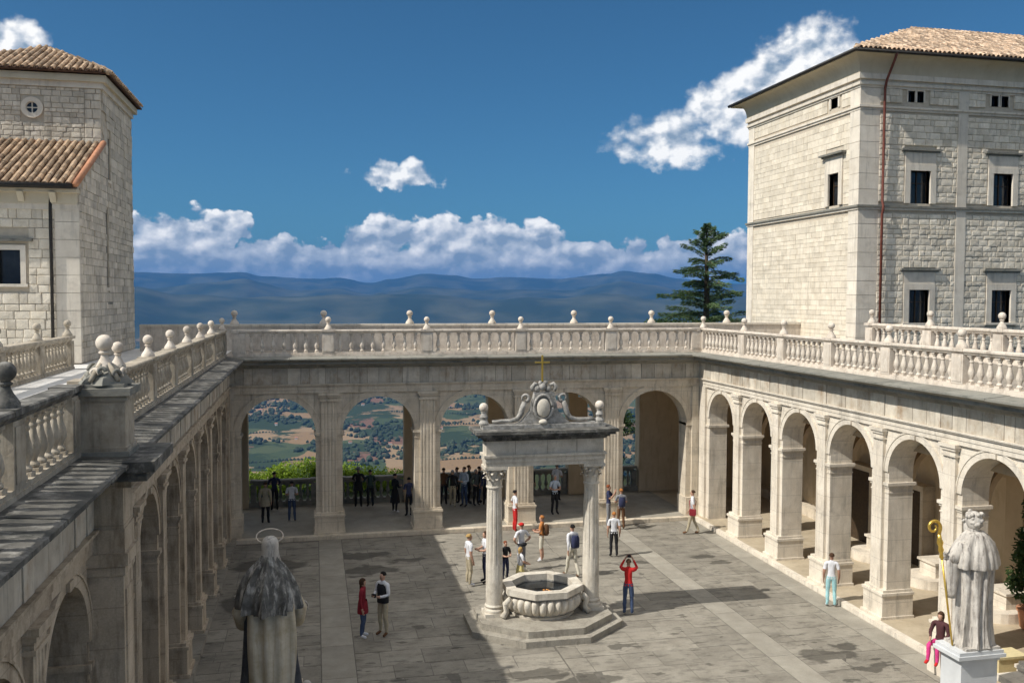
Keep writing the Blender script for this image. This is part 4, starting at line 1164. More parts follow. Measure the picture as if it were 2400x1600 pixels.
    mb = MB(); mb.tube([(BX - ov, Y1 + 0.9, 20.46), (BX - ov, BY - ov, 20.46), (X1, BY - ov, 20.46)], 0.085, 8); part('gutter', mb, M_BLACK, b, smooth=True)
    px = BX + 1.06
    mb = MB(); mb.tube([(px + 0.12, BY - ov, 20.42), (px + 0.10, BY - ov + 0.1, 20.2), (px, BY - 0.34, 19.35), (px, BY - 0.22, 19.0), (px, BY - 0.20, 13.95), (px, BY - 0.27, 13.80), (px, BY - 0.27, 13.62), (px, BY - 0.20, 13.4), (px, BY - 0.20, 7.3)], 0.058, 8); part('downpipe', mb, M_RUST, b, smooth=True)
    E0 = (BX - ov, BY - ov, 20.52); E1 = (X1, BY - ov, 20.52); A0 = (30.26, 41.7, 23.45); A1 = (X1, 41.7, 23.45); E2 = (BX - ov, Y1 + 0.9, 20.52)
    r = quad_part('roof', [E0, E1, A1, A0], M_TILE_UNDER, b)
    quad_part('roof', [E0, A0, (30.26, 42.5, 23.45), E2], M_TILE_UNDER, b)
    tile_slope(r, E0, E1, A0, A1, M_TILE_B, rng=rng)
    mb = MB(); mb.tube([E0, A0], 0.11, 7); mb.tube([A0, A1], 0.11, 7); part('ridge_tiles', mb, M_TILE_B, r, smooth=True)
right_building()

# ------------------------------------------------------------------ left tower
def left_tower():
    rng = random.Random(41)
    TX, TY, LY = -7.9, 37.5, 33.7; Y1 = 43.4; X0 = -13.3
    b = thing('stone_tower', (-10.6, 40, 0), 'grey stone tower with tiled lean-to and round window at the left', 'building')
    fF = lambda u, d, z: (u, TY - d, z); fL = lambda u, d, z: (u, LY - d, z); fS = lambda u, d, z: (TX + d, u, z)
    ZE = 17.75
    Lw = [(-10.45, -9.71, 10.02, 11.17)]
    mb = MB(); wall_boxes(mb, X0 - 1.5, TX - 0.4, 7.2, 13.15, Lw, 0.0, -0.4, fL); w1 = part('lower_wall', mb, M_MORTAR, b)
    mb = MB(); mb.box((X0, TY, 13.0), (TX - 0.4, TY + 0.4, ZE)); w2 = part('upper_wall', mb, M_MORTAR, b)
    Sw = [(38.45, 38.95, 14.2, 15.85), (37.95, 38.35, 9.95, 13.0)]
    # side wall follows the lean-to slope at the near end
    mb = MB(); wall_boxes(mb, TY, Y1, 7.2, ZE, Sw, 0.0, -0.4, fS); w3 = part('side_wall', mb, M_MORTAR, b)
    mb = MB(); mb.prism([(LY, 7.2), (TY, 7.2), (TY, 15.35), (LY, 13.30)], -0.4, 0.0, lambda q, t: (TX + t, q[0], q[1])); part('side_wall', mb, M_MORTAR, b)
    mb = MB(); mb.box((X0, TY + 0.8, 7.2), (TX - 0.8, Y1, ZE)); part('inner_core', mb, M_DOOR, b)
    for (a, c, z0, z1) in Sw:
        mb = MB(fS); mb.box((a, -0.10, z0), (c, -0.02, z1)); s = part('slit_window', mb, M_LICHEN, b)
        mb = MB(fS); mb.box((a - 0.08, -0.05, z0 - 0.12), (c + 0.08, 0.05, z0)); part('sill', mb, M_QUOIN, s)
    mb = MB(fS); mb.box((38.0, -0.03, 9.30), (38.9, 0.05, 9.42)); part('ledge', mb, M_LICHEN2, b)
    # masonry
    it = []
    for (u, z, l, h) in stone_field(X0 - 1.0, TX - 0.70, 7.3, 12.6, 0.30, (0.25, 0.6), [(a - 0.26, c + 0.26, z0 - 0.12, z1 + 0.5) for a, c, z0, z1 in Lw], rng):
        it.append(((u, LY - 0.005 - rng.uniform(0, .025), z), (l - 0.014, h - 0.014, 0.10), (PI/2, 0, 0)))
    pieces(it, 'wall_stone', w1, ME_STONE, M_RUB, 300, 'wall_stones_rest')
    it = []
    for (u, z, l, h) in stone_field(X0, TX - 0.55, 15.2, 17.5, 0.20, (0.22, 0.42), [(-10.68, -9.88, 16.29, 17.09)], rng):
        it.append(((u, TY - 0.005 - rng.uniform(0, .018), z), (l - 0.012, h - 0.012, 0.08), (PI/2, 0, 0)))
    for (u, z, l, h) in stone_field(TX - 0.55, TX + 0.03, 15.2, 17.5, 0.34, (0.30, 0.58), [], rng):
        it.append(((u, TY - 0.02, z), (l - 0.016, h - 0.016, 0.10), (PI/2, 0, 0)))
    pieces(it, 'upper_stone', w2, ME_STONE, M_RUB2, 300, 'upper_stones_rest')
    it = []
    for (u, z, l, h) in stone_field(LY + 0.02, Y1 - 0.05, 7.3, 17.6, 0.29, (0.25, 1.05), Sw, rng):
        zt = 13.30 + (u - LY)*(15.35 - 13.30)/(TY - LY)
        if u - l/2 < TY and z + h/2 > zt - 0.05: continue
        it.append(((TX + rng.uniform(-.02, .012), u, z), (h - 0.012, l - 0.012, 0.10), (0, PI/2, 0)))
    pieces(it, 'side_stone', w3, ME_ASHLAR, M_RUB2, 300, 'side_stones_rest')
    # dressings
    n = 9; hh = (12.75 - 7.3)/n
    for i in range(n):
        mb = MB(fL); mb.box((TX - 0.70, -0.05, 7.3 + i*hh + .006), (TX + 0.06, 0.09 + rng.uniform(-.004, .004), 7.3 + (i+1)*hh - .006)); part('quoin', mb, M_QUOIN, b)
    mb = MB(fL); mb.box((X0 - 1.5, -0.05, 12.55), (TX + 0.03, 0.12, 12.75)); part('string_course', mb, M_QUOIN, b)
    mb = MB(fL); mb.box((X0 - 1.5, -0.05, 12.75), (TX + 0.02, 0.16, 13.12)); mb.box((X0 - 1.5, -0.05, 13.12), (TX + 0.08, 0.34, 13.24)); part('cornice', mb, M_COVE, b)
    for x in (-12.6, -11.6, -10.6, -9.6, -8.6):
        mb = MB(fL); mb.prism([(0.10, 12.78), (0.20, 12.80), (0.42, 13.12), (0.10, 13.12)], x - 0.10, x + 0.10, lambda q, t: (t, q[0], q[1])); part('bracket', mb, M_COVE, b)
    window_unit(b, fL, *Lw[0], 0.17, None, 0, 0.07, mull=False)
    mb = MB(fL); mb.box((-10.75, -0.02, 11.46), (-9.30, 0.22, 11.56)); part('window_hood', mb, M_LICHEN2, b)
    mb = MB(fL); mb.tube([(-8.72, 0.10, 13.2), (-8.72, 0.14, 12.5), (-8.72, 0.14, 7.3)], 0.055, 8); part('downpipe', mb, M_BLACK, b, smooth=True)
    # round window
    fc = lambda u, d, z: (u, TY - d, z)
    def disc(nm, r0, r1, d0, d1, m, par, seg=24):
        mb = MB(fc); pts = [(-10.28 + r*math.cos(2*PI*k/seg), 16.69 + r*math.sin(2*PI*k/seg)) for r in (r0, r1) for k in range(seg)]
        mb.shell(pts, [(k, (k+1) % seg, seg + (k+1) % seg, seg + k) for k in range(seg)], d0, d1, lambda p, t: (p[0], t, p[1])); return part(nm, mb, m, par)
    rw = disc('round_window', 0.22, 0.39, -0.05, 0.11, M_QUOIN, b)
    disc('inner_ring', 0.195, 0.23, -0.05, 0.07, M_QUOIN, rw)
    mb = MB(fc); mb.prism([(-10.28 + .23*math.cos(2*PI*k/20), 16.69 + .23*math.sin(2*PI*k/20)) for k in range(20)], 0.012, 0.02, lambda p, t: (p[0], t, p[1])); part('pane', mb, M_DARKGLASS, rw)
    mb = MB(fc); mb.box((-10.30, 0.021, 16.47), (-10.26, 0.05, 16.91)); mb.box((-10.50, 0.021, 16.67), (-10.06, 0.049, 16.71)); part('glazing_bar', mb, M_QUOIN, rw)
    # roofs
    L0, L1 = (X0 - 1.5, LY - 0.48, 13.34), (TX + 0.06, LY - 0.48, 13.34); R0, R1 = (X0 - 1.5, TY, 15.42), (TX + 0.06, TY, 15.42)
    r = quad_part('lean_to_roof', [L0, L1, R1, R0], M_TILE_UNDER, b, 0.08)
    tile_slope(r, (L0[0], L0[1], L0[2] + .02), (L1[0] - 0.05, L1[1], L1[2] + .02), (R0[0], R0[1], R0[2] + .02), (R1[0] - 0.05, R1[1], R1[2] + .02), M_TILE_A, rng=rng, w=0.25, ln=0.40)
    mb = MB(); mb.tube([(L1[0] + .03, L1[1] - .04, L1[2] + .05), (R1[0] + .03, R1[1], R1[2] + .05)], 0.11, 8); part('verge_tile', mb, M_TERRACOTTA, r, smooth=True)
    mb = MB(); mb.tube([(L0[0], L0[1] - .06, 13.32), (L1[0] - .1, L1[1] - .06, 13.32)], 0.09, 8); part('gutter', mb, M_BLACK, r, smooth=True)
    mb = MB(fF); mb.box((X0, -0.03, 15.34), (TX - 0.6, 0.06, 15.48)); part('flashing', mb, M_TERRACOTTA, r)
    ov = 0.42; ze = 18.05
    mb = MB(); mb.box((X0 - .1, TY - 0.12, 17.5), (TX + 0.12, TY + 0.3, 17.72)); mb.box((TX - 0.3, TY + 0.3, 17.5), (TX + 0.12, Y1, 17.72)); part('cornice', mb, M_QUOIN, b)
    mb = MB(); mb.box((X0 - .2, TY - 0.25, 17.72), (TX + 0.25, TY + 0.4, 17.98)); mb.box((TX - 0.3, TY + 0.4, 17.72), (TX + 0.25, Y1 + .2, 17.98)); part('cornice', mb, M_COVE, b)
    c0, c1, c2, c3 = (X0 - ov, TY - ov, ze), (TX + ov, TY - ov, ze), (TX + ov, Y1 + ov, ze), (X0 - ov, Y1 + ov, ze); ap = (-10.5, 40.3, 19.62)
    r2 = quad_part('roof', [c0, c1, ap], M_TILE_UNDER, b); quad_part('roof', [c1, c2, ap], M_TILE_UNDER, b); quad_part('roof', [c0, ap, c3], M_TILE_UNDER, b); quad_part('roof', [c2, c3, ap], M_TILE_UNDER, b)
    up_ = lambda p: (p[0], p[1], p[2] + .02)
    tile_slope(r2, up_(c0), up_(c1), up_(ap), up_(ap), M_TILE_A, rng=rng, w=0.25, ln=0.40)
    tile_slope(r2, up_(c1), up_(c2), up_(ap), up_(ap), M_TILE_A, 'side_tile', rng=rng, w=0.25, ln=0.40)
    mb = MB(); mb.tube([c1, ap], 0.10, 7); mb.tube([c0, ap], 0.10, 7); part('hip_tiles', mb, M_TILE_A, r2, smooth=True)
left_tower()

# ------------------------------------------------------------------ well
M_WELL = mat('well_stone', (0.50, 0.45, 0.37), (0.66, 0.61, 0.52), 2.5, stain=(0.20, 0.17, 0.12), stain_amt=0.6, stain_scale=(2, 2, 1), bump=0.3, speckle=0.08)
M_WELLTOP = mat('lichen_spotted_well_stone', (0.20, 0.19, 0.17), (0.52, 0.49, 0.44), 5.0, stain=(0.05, 0.05, 0.045), stain_amt=0.85, stain_scale=(3, 3, 3), bump=0.4)
M_WATER = mat('dark_water', (0.01, 0.012, 0.015), (0.03, 0.035, 0.04), 2.0, rough=0.05, bump=0.0, spec=0.6)
M_FLOWER = mat('orange_petals', (0.55, 0.18, 0.03), (0.75, 0.35, 0.08), 20.0, bump=0.1)
M_STEP = mat('worn_grey_step_stone', (0.27, 0.245, 0.20), (0.38, 0.35, 0.29), 2.0, stain=(0.12, 0.10, 0.08), stain_amt=0.7, stain_scale=(2, 2, 1), bump=0.35, speckle=0.1, grime=0.4)
def octo(cx, cy, R, sx=1.2, sy=1.0):
    return [(cx + sx*R*math.cos(PI/8 + PI/4*k), cy + sy*R*math.sin(PI/8 + PI/4*k)) for k in range(8)]
def build_well():
    CX, CY = 6.56, 25.55
    w = thing('well_house', (CX, CY, 0), 'stone well with two fluted columns carrying a crested entablature, mid court', 'well')
    up = lambda p, t: (p[0], p[1], t)
    mb = MB(); mb.prism(octo(CX, CY, 2.02), -0.02, 0.17, up); part('step', mb, M_STEP, w)
    mb = MB(); mb.prism(octo(CX, CY, 1.76), 0.17, 0.36, up); part('step', mb, M_STEP, w)
    # basin
    bx, by = CX + 0.0, CY + 0.02
    rings = []
    N_ = 240
    for z, r in ((0.36, .90), (0.43, .92), (0.44, .84), (0.47, .86), (0.52, .95), (0.60, 1.03), (0.72, 1.08), (0.84, 1.08), (0.92, 1.04), (0.955, .96), (0.97, .90)):
        k = 1.0 if 0.50 < z < 0.95 else (0.5 if z > .45 else 0.0)
        rings.append([(bx + 1.06*r*(1 + .12*k*(abs(math.sin(a*15))**.6 - .7))*math.cos(a), by + .98*r*(1 + .12*k*(abs(math.sin(a*15))**.6 - .7))*math.sin(a), z) for a in [2*PI*i/N_ for i in range(N_)]])
    mb = MB(); mb.loft(rings); part('gadrooned_basin', mb, M_WELL, w, smooth=True, angle=50)
    o8 = octo(bx, by, 1.18, 1.05, 0.97); i8 = octo(bx, by, 0.88, 1.05, 0.97)
    mb = MB(); mb.shell(o8 + i8, [(k, (k+1) % 8, 8 + (k+1) % 8, 8 + k) for k in range(8)], 1.02, 1.20, up); rim = part('rim', mb, M_WELL, w)
    o9 = octo(bx, by, 1.10, 1.05, 0.97)
    mb = MB(); mb.shell(o9 + i8, [(k, (k+1) % 8, 8 + (k+1) % 8, 8 + k) for k in range(8)], 0.965, 1.02, up); part('rim_moulding', mb, M_WELLTOP, rim)
    mb = MB(); mb.prism(octo(bx, by, 0.90, 1.05, 0.97), 0.972, 0.985, up); part('water', mb, M_WATER, w)
    rng = random.Random(5); mb = MB()
    for k in range(14):
        a, r = rng.uniform(0, 2*PI), rng.uniform(0, .22); mb.sphere((bx + .05 + r*math.cos(a), by - .25 + r*.6*math.sin(a), 1.01), rng.uniform(.02, .04), 6, 4, (1, 1, .5))
    fl = part('floating_petals', mb, M_FLOWER, w); fl['kind'] = 'stuff'
    for s in (-1, 1):
        mb = MB(); mb.tube([(bx + s*1.10, by - .55, .95), (bx + s*1.22, by - .5, .80), (bx + s*1.18, by - .45, .55), (bx + s*1.30, by - .5, .40)], [.07, .09, .08, .10], 8); part('lion_paw', mb, M_WELL, w, smooth=True)
    # columns
    for cx in (5.10, 8.04):
        cy = CY - 0.03
        mb = MB(); mb.box((cx - .32, cy - .32, .355), (cx + .32, cy + .32, .47)); c = part('column', mb, M_WELL, w)
        mb = MB(); mb.lathe([(.31, .47), (.32, .51), (.31, .55), (.26, .57), (.255, .60), (.28, .62), (.285, .65), (.27, .67), (.245, .70)], 28, (cx, cy, 0)); part('base', mb, M_WELL, c, smooth=True, angle=45)
        NS = 96; rg = []
        for z, r, d in ((.70, .245, 0), (1.85, .245, 0), (1.90, .243, 1), (2.6, .238, 1), (3.4, .226, 1), (4.02, .212, 1), (4.06, .210, 0), (4.12, .210, 0)):
            rg.append([(cx + r*(1 - d*.075*max(0, math.sin(12*a))**0.5)*math.cos(a), cy + r*(1 - d*.075*max(0, math.sin(12*a))**0.5)*math.sin(a), z) for a in [2*PI*i/NS for i in range(NS)]])
        mb = MB(); mb.loft(rg); part('shaft', mb, M_WELL, c, smooth=True, angle=35)
        mb = MB(); mb.lathe([(.235, 4.10), (.245, 4.13), (.235, 4.16), (.21, 4.17), (.215, 4.35), (.25, 4.58), (.29, 4.66)], 20, (cx, cy, 0)); cp = part('capital', mb, M_WELL, c, smooth=True, angle=45)
        for tier, (zb, hgt, n, ro, out) in enumerate(((4.17, .24, 8, 0, .10), (4.22, .36, 8, PI/8, .13))):
            for k in range(n):
                a = ro + 2*PI*k/n; ca, sa = math.cos(a), math.sin(a)
                mb = MB(); pr = [(.212, 0, .07), (.225, hgt*.5, .075), (.25, hgt*.85, .06), (.25 + out*.7, hgt, .045), (.25 + out, hgt*.86, .02)]
                L_, R_ = [], []
                for r, z, ww in pr:
                    L_.append(mb.add((cx + r*ca - ww*sa, cy + r*sa + ww*ca, zb + z))); R_.append(mb.add((cx + r*ca + ww*sa, cy + r*sa - ww*ca, zb + z)))
                for i in range(len(pr)-1): mb.face(L_[i], R_[i], R_[i+1], L_[i+1])
                part('acanthus_leaf', mb, M_WELL, cp, smooth=True, recalc=False)
        for k in range(4):
            a = PI/4 + PI/2*k; ca, sa = math.cos(a), math.sin(a)
            pts = [(cx + (.24 + .10*i/5 + .05*math.cos(i*1.1))*ca, cy + (.24 + .10*i/5 + .05*math.cos(i*1.1))*sa, 4.48 + .03*i) for i in range(6)]
            mb = MB(); mb.tube(pts, .03, 6); mb.sphere((cx + .36*ca, cy + .36*sa, 4.61), .055, 8, 6); part('volute', mb, M_WELL, cp, smooth=True)
        mb = MB(); mb.box((cx - .33, cy - .33, 4.66), (cx + .33, cy + .33, 4.745)); part('abacus', mb, M_WELL, c)
    cy = CY - 0.03
    e = 0.30
    mb = MB(); mb.box((4.80, cy - e, 4.745), (8.33, cy + e, 4.87)); mb.box((4.775, cy - e - .025, 4.87), (8.355, cy + e + .025, 5.02)); mb.box((4.73, cy - e - .07, 5.02), (8.40, cy + e + .07, 5.09)); part('architrave', mb, M_WELL, w)
    x = 4.80
    for x1 in (5.66, 6.62, 7.50, 8.33):
        mb = MB(); mb.box((x + .008, cy - e + .01, 5.09), (x1 - .008, cy + e - .01, 5.50)); part('frieze_block', mb, M_WELL, w); x = x1
    mb = MB(); mb.box((4.81, cy - e + .03, 5.08), (8.32, cy + e - .03, 5.50)); part('frieze_core', mb, M_JOINT, w)
    mb = MB()
    for z0, z1, d in ((5.50, 5.57, .06), (5.57, 5.64, .14), (5.64, 5.72, .27), (5.72, 5.81, .35)):
        mb.box((4.80 - d, cy - e - d, z0), (8.33 + d, cy + e + d, z1))
    part('cornice', mb, M_LICHEN, w)
    # crest
    mb = MB(); mb.box((4.72, cy - .20, 5.81), (8.40, cy + .20, 5.93)); part('crest_base', mb, M_WELLTOP, w)
    mb = MB(); mb.prism([(5.72, 5.93), (7.42, 5.93), (7.25, 6.02), (6.98, 6.30), (6.86, 6.85), (6.28, 6.85), (6.14, 6.30), (5.90, 6.02)], cy - .10, cy + .10, lambda p, t: (p[0], t, p[1])); part('crest_body', mb, M_WELLTOP, w)
    for s in (-1, 1):
        m_ = lambda x, z: (6.57 + s*x, cy - .02, z)
        pts = [m_(1.55, 6.02), m_(1.30, 6.03), m_(1.0, 6.03), m_(.80, 6.08), m_(.70, 6.22), m_(.64, 6.42), m_(.58, 6.58)]
        mb = MB(); mb.tube(pts, [.05, .055, .06, .075, .085, .085, .07], 9); part('scroll', mb, M_WELLTOP, w, smooth=True)
        pts = [m_(.56 + .10*math.cos(q), 6.68 + .10*math.sin(q)) for q in [PI*1.4 - i*.42 for i in range(13)]]
        mb = MB(); mb.tube(pts, [.062 - .003*i for i in range(13)], 8); part('volute', mb, M_WELLTOP, w, smooth=True)
        # ball on its bracket
        bxx = 6.53 + s*1.75
        mb = MB(); mb.lathe([(.14, 5.93), (.15, 5.98), (.09, 6.08), (.12, 6.16), (.08, 6.24), (.07, 6.29), (.09, 6.30), (.09, 6.32)], 12, (bxx, cy, 0)); st = part('ball_stand', mb, M_WELLTOP, w, smooth=True, angle=40)
        mb = MB(); mb.sphere((bxx, cy, 6.435), .135, 16, 10); part('ball', mb, M_BAL, st, smooth=True)
        mb = MB(); mb.tube([m_(.30, 6.88), m_(.36, 7.0), m_(.28, 7.10), m_(.18, 7.06)], [.06, .07, .06, .045], 8); part('crown_leaf', mb, M_WELLTOP, w, smooth=True)
    mb = MB(); mb.sphere((6.52, cy - .14, 6.40), .25, 18, 12, (.85, .5, 1.15)); part('shield', mb, M_WELL, w, smooth=True)
    mb = MB(); mb.tube([(6.52 + .27*math.cos(q), cy - .15, 6.42 + .36*math.sin(q)) for q in [2*PI*i/24 for i in range(25)]], .045, 7); part('shield_frame', mb, M_WELLTOP, w, smooth=True)
    mb = MB(); mb.sphere((6.50, cy - .20, 6.0), .10, 12, 8, (1.3, 1, .8)); part('mask', mb, M_WELL, w, smooth=True)
    for dx, z, r in ((-.16, 6.95, .10), (.0, 7.02, .12), (.16, 6.94, .10), (-.06, 7.12, .07), (.09, 7.12, .07)):
        mb = MB(); mb.sphere((6.52 + dx, cy - .04, z), r, 10, 8, (1, .8, 1)); part('crown_lobe', mb, M_WELLTOP, w, smooth=True)
    c = thing('cross', (6.52, cy, 7.2), 'slim gilt cross standing on the crest of the well', 'cross')
    mb = MB(); mb.box((6.495, cy - .025, 7.15), (6.545, cy + .025, 7.93)); part('upright', mb, M_GOLD, c)
    mb = MB(); mb.box((6.30, cy - .022, 7.70), (6.74, cy + .022, 7.745)); part('arm', mb, M_GOLD, c)
build_well()
# ------------------------------------------------------------------ statues
M_MARBLE = mat('streaked_white_marble', (0.40, 0.365, 0.32), (0.60, 0.56, 0.50), 4.0, stain=(0.07, 0.055, 0.05), stain_amt=1.0, stain_scale=(6.0, 6.0, 0.9), bump=0.5, bscale=14)
M_MARBLE_D = mat('black_streaked_marble', (0.05, 0.05, 0.045), (0.20, 0.19, 0.17), 4.0, stain=(0.62, 0.59, 0.53), stain_amt=1.0, stain_scale=(4.5, 4.5, 0.6), bump=0.3, bscale=14)
M_MARBLE_Y = mat('yellowed_marble', (0.44, 0.37, 0.25), (0.66, 0.60, 0.48), 3.0, stain=(0.30, 0.19, 0.08), stain_amt=0.6, stain_scale=(7.0, 7.0, 0.35), bump=0.2)
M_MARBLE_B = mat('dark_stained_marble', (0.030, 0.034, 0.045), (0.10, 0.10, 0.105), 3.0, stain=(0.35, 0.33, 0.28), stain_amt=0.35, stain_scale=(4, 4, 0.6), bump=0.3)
M_PED_W = mat('white_pedestal_marble', (0.50, 0.51, 0.51), (0.62, 0.63, 0.63), 1.5, bump=0.05, stain=(0.45, 0.45, 0.44), stain_amt=0.3)

def robe(mb, cx, cy, prof, nf, seed, seg=120, amp=0.10, a0=0.0, a1=2*PI, twist=0.0):
    """prof: (z, rx, ry, fold); a cloth tube whose folds deepen towards the hem"""
    rng = random.Random(seed); ph = [rng.uniform(0, 2*PI) for _ in range(6)]
    rings = []
    for z, rx, ry, fd in prof:
        ring = []
        for i in range(seg):
            a = a0 + (a1 - a0)*i/seg
            f = 0.9*(1 - 2*abs(math.sin((nf*a + ph[0] + .5*math.sin(z*1.1 + a))/2))) + 0.5*(1 - 2*abs(math.sin((2*nf - 1)*a/2 + ph[1] - z*.9))) + 0.25*math.sin((nf//2 + 1)*a + ph[2] + z*0.8)
            k = 1 + amp*fd*f
            ring.append((cx + rx*k*math.cos(a), cy + ry*k*math.sin(a), z))
        rings.append(ring)
    mb.loft(rings)
    return mb

def statue_left():
    X, Y, Z = -0.86, 17.6, 2.0
    p = thing('statue_pedestal', (X, Y, 0), 'pedestal below the haloed statue, at the lower edge', 'pedestal')
    mb = MB(); mb.box((X - .62, Y - .62, -0.02), (X + .62, Y + .62, .30)); part('base', mb, M_STONE, p)
    mb = MB(); mb.box((X - .52, Y - .52, .30), (X + .52, Y + .52, 1.78)); part('die', mb, M_STONE, p)
    mb = MB(); mb.box((X - .60, Y - .60, 1.78), (X + .60, Y + .60, 2.0)); part('cap', mb, M_STONE, p)
    s = thing('saint_statue', (X, Y, Z), 'veiled saint statue with a wire halo, seen from behind in the shade', 'statue')
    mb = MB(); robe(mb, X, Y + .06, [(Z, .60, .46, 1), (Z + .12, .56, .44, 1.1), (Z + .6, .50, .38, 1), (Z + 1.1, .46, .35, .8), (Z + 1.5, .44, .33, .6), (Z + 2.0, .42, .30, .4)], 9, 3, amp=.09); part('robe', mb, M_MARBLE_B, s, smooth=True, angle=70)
    # long back veil
    rings = []
    for t in [i/14 for i in range(15)]:
        z = Z + .02 + t*1.80; w = .38 + .07*math.sin(t*2.4); d = -.52 - .06*math.sin(t*PI) + .04*t
        ring = []
        for i in range(25):
            q = -1 + 2*i/24
            ring.append((X + .03 + w*q + (.03*math.sin(t*3)), Y + .06 + d + .13*q*q + .030*math.sin(q*11 + 1.2*t), z))
        for i in range(24, -1, -1):
            q = -1 + 2*i/24
            ring.append((X + .03 + w*q*.96, Y + .14 + d + .13*q*q + .030*math.sin(q*11 + 1.2*t), z))
        rings.append(ring)
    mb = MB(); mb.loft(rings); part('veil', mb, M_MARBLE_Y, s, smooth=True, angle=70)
    # short cape over the shoulders
    mb = MB(); robe(mb, X, Y - .04, [(Z + 1.70, .56, .60, 1.0), (Z + 1.76, .57, .61, 1.0), (Z + 2.05, .52, .50, 1.0), (Z + 2.28, .43, .36, 1.0), (Z + 2.46, .32, .27, 1.0), (Z + 2.60, .20, .18, .9), (Z + 2.70, .13, .13, .7)], 9, 9, amp=.13); part('cape', mb, M_MARBLE_D, s, smooth=True, angle=70)
    # veiled head
    mb = MB(); robe(mb, X + .02, Y + .02, [(Z + 2.58, .20, .18, .7), (Z + 2.70, .165, .17, .5), (Z + 2.80, .155, .17, .4), (Z + 2.90, .16, .185, .3), (Z + 2.99, .135, .155, .2), (Z + 3.04, .08, .09, .1), (Z + 3.06, .02, .02, 0)], 7, 4, seg=36, amp=.09); part('head', mb, M_MARBLE, s, smooth=True)
    mb = MB(); mb.tube([(X + .01 + .25*math.cos(q), Y + .10 + .09*math.sin(q), Z + 3.03 + .12*math.sin(q)) for q in [2*PI*i/36 for i in range(37)]], .014, 6); part('halo', mb, M_BAL, s, smooth=True)
    for sx, zz in ((-1, 1.86), (1, 1.62)):
        sx *= .9
        pts = [(X + sx*.30, Y + .05, Z + 2.10), (X + sx*.52, Y + .06, Z + 1.85), (X + sx*.60, Y + .08, Z + 1.60), (X + sx*.56, Y + .18, Z + 1.36), (X + sx*.50, Y + .40, Z + 1.45)]
        mb = MB(); mb.tube(pts, [.06, .12, .16, .15, .06], 12); part('sleeve', mb, M_MARBLE_Y, s, smooth=True)
        hx, hy, hz = X + sx*.62, Y + .42, Z + zz - .12
        mb = MB(); mb.tube([(X + sx*.50, Y + .40, Z + 1.45), (hx, hy, hz), (hx + sx*.05, hy + .03, hz + .06)], [.05, .055, .045], 8)
        for k in range(5): mb.tube([(hx + sx*.04, hy + .02*(k - 2), hz + .05), (hx + sx*(.10 + .01*k), hy + .025*(k - 2), hz + .09 - .012*k), (hx + sx*(.13 - .01*abs(k - 2)), hy + .025*(k - 2), hz + .05 - .01*k)], .016, 6)
        part('hand', mb, M_MARBLE, s, smooth=True)
    mb = MB(); mb.tube([(X + .62 + .09*math.cos(q), Y + .40, Z + 1.52 + .11*math.sin(q)) for q in [2*PI*i/20 for i in range(21)]], .018, 6); part('dove_ring', mb, M_MARBLE, s, smooth=True)
    rng = random.Random(8); mb = MB()
    for k in range(4):
        mb.sphere((X + .38 + .10*k, Y - .12 + .05*k, Z + .05 + .05*(k % 2)), .10, 8, 6, (1, .8, .9))
    part('rock', mb, M_MARBLE, s, smooth=True)
statue_left()

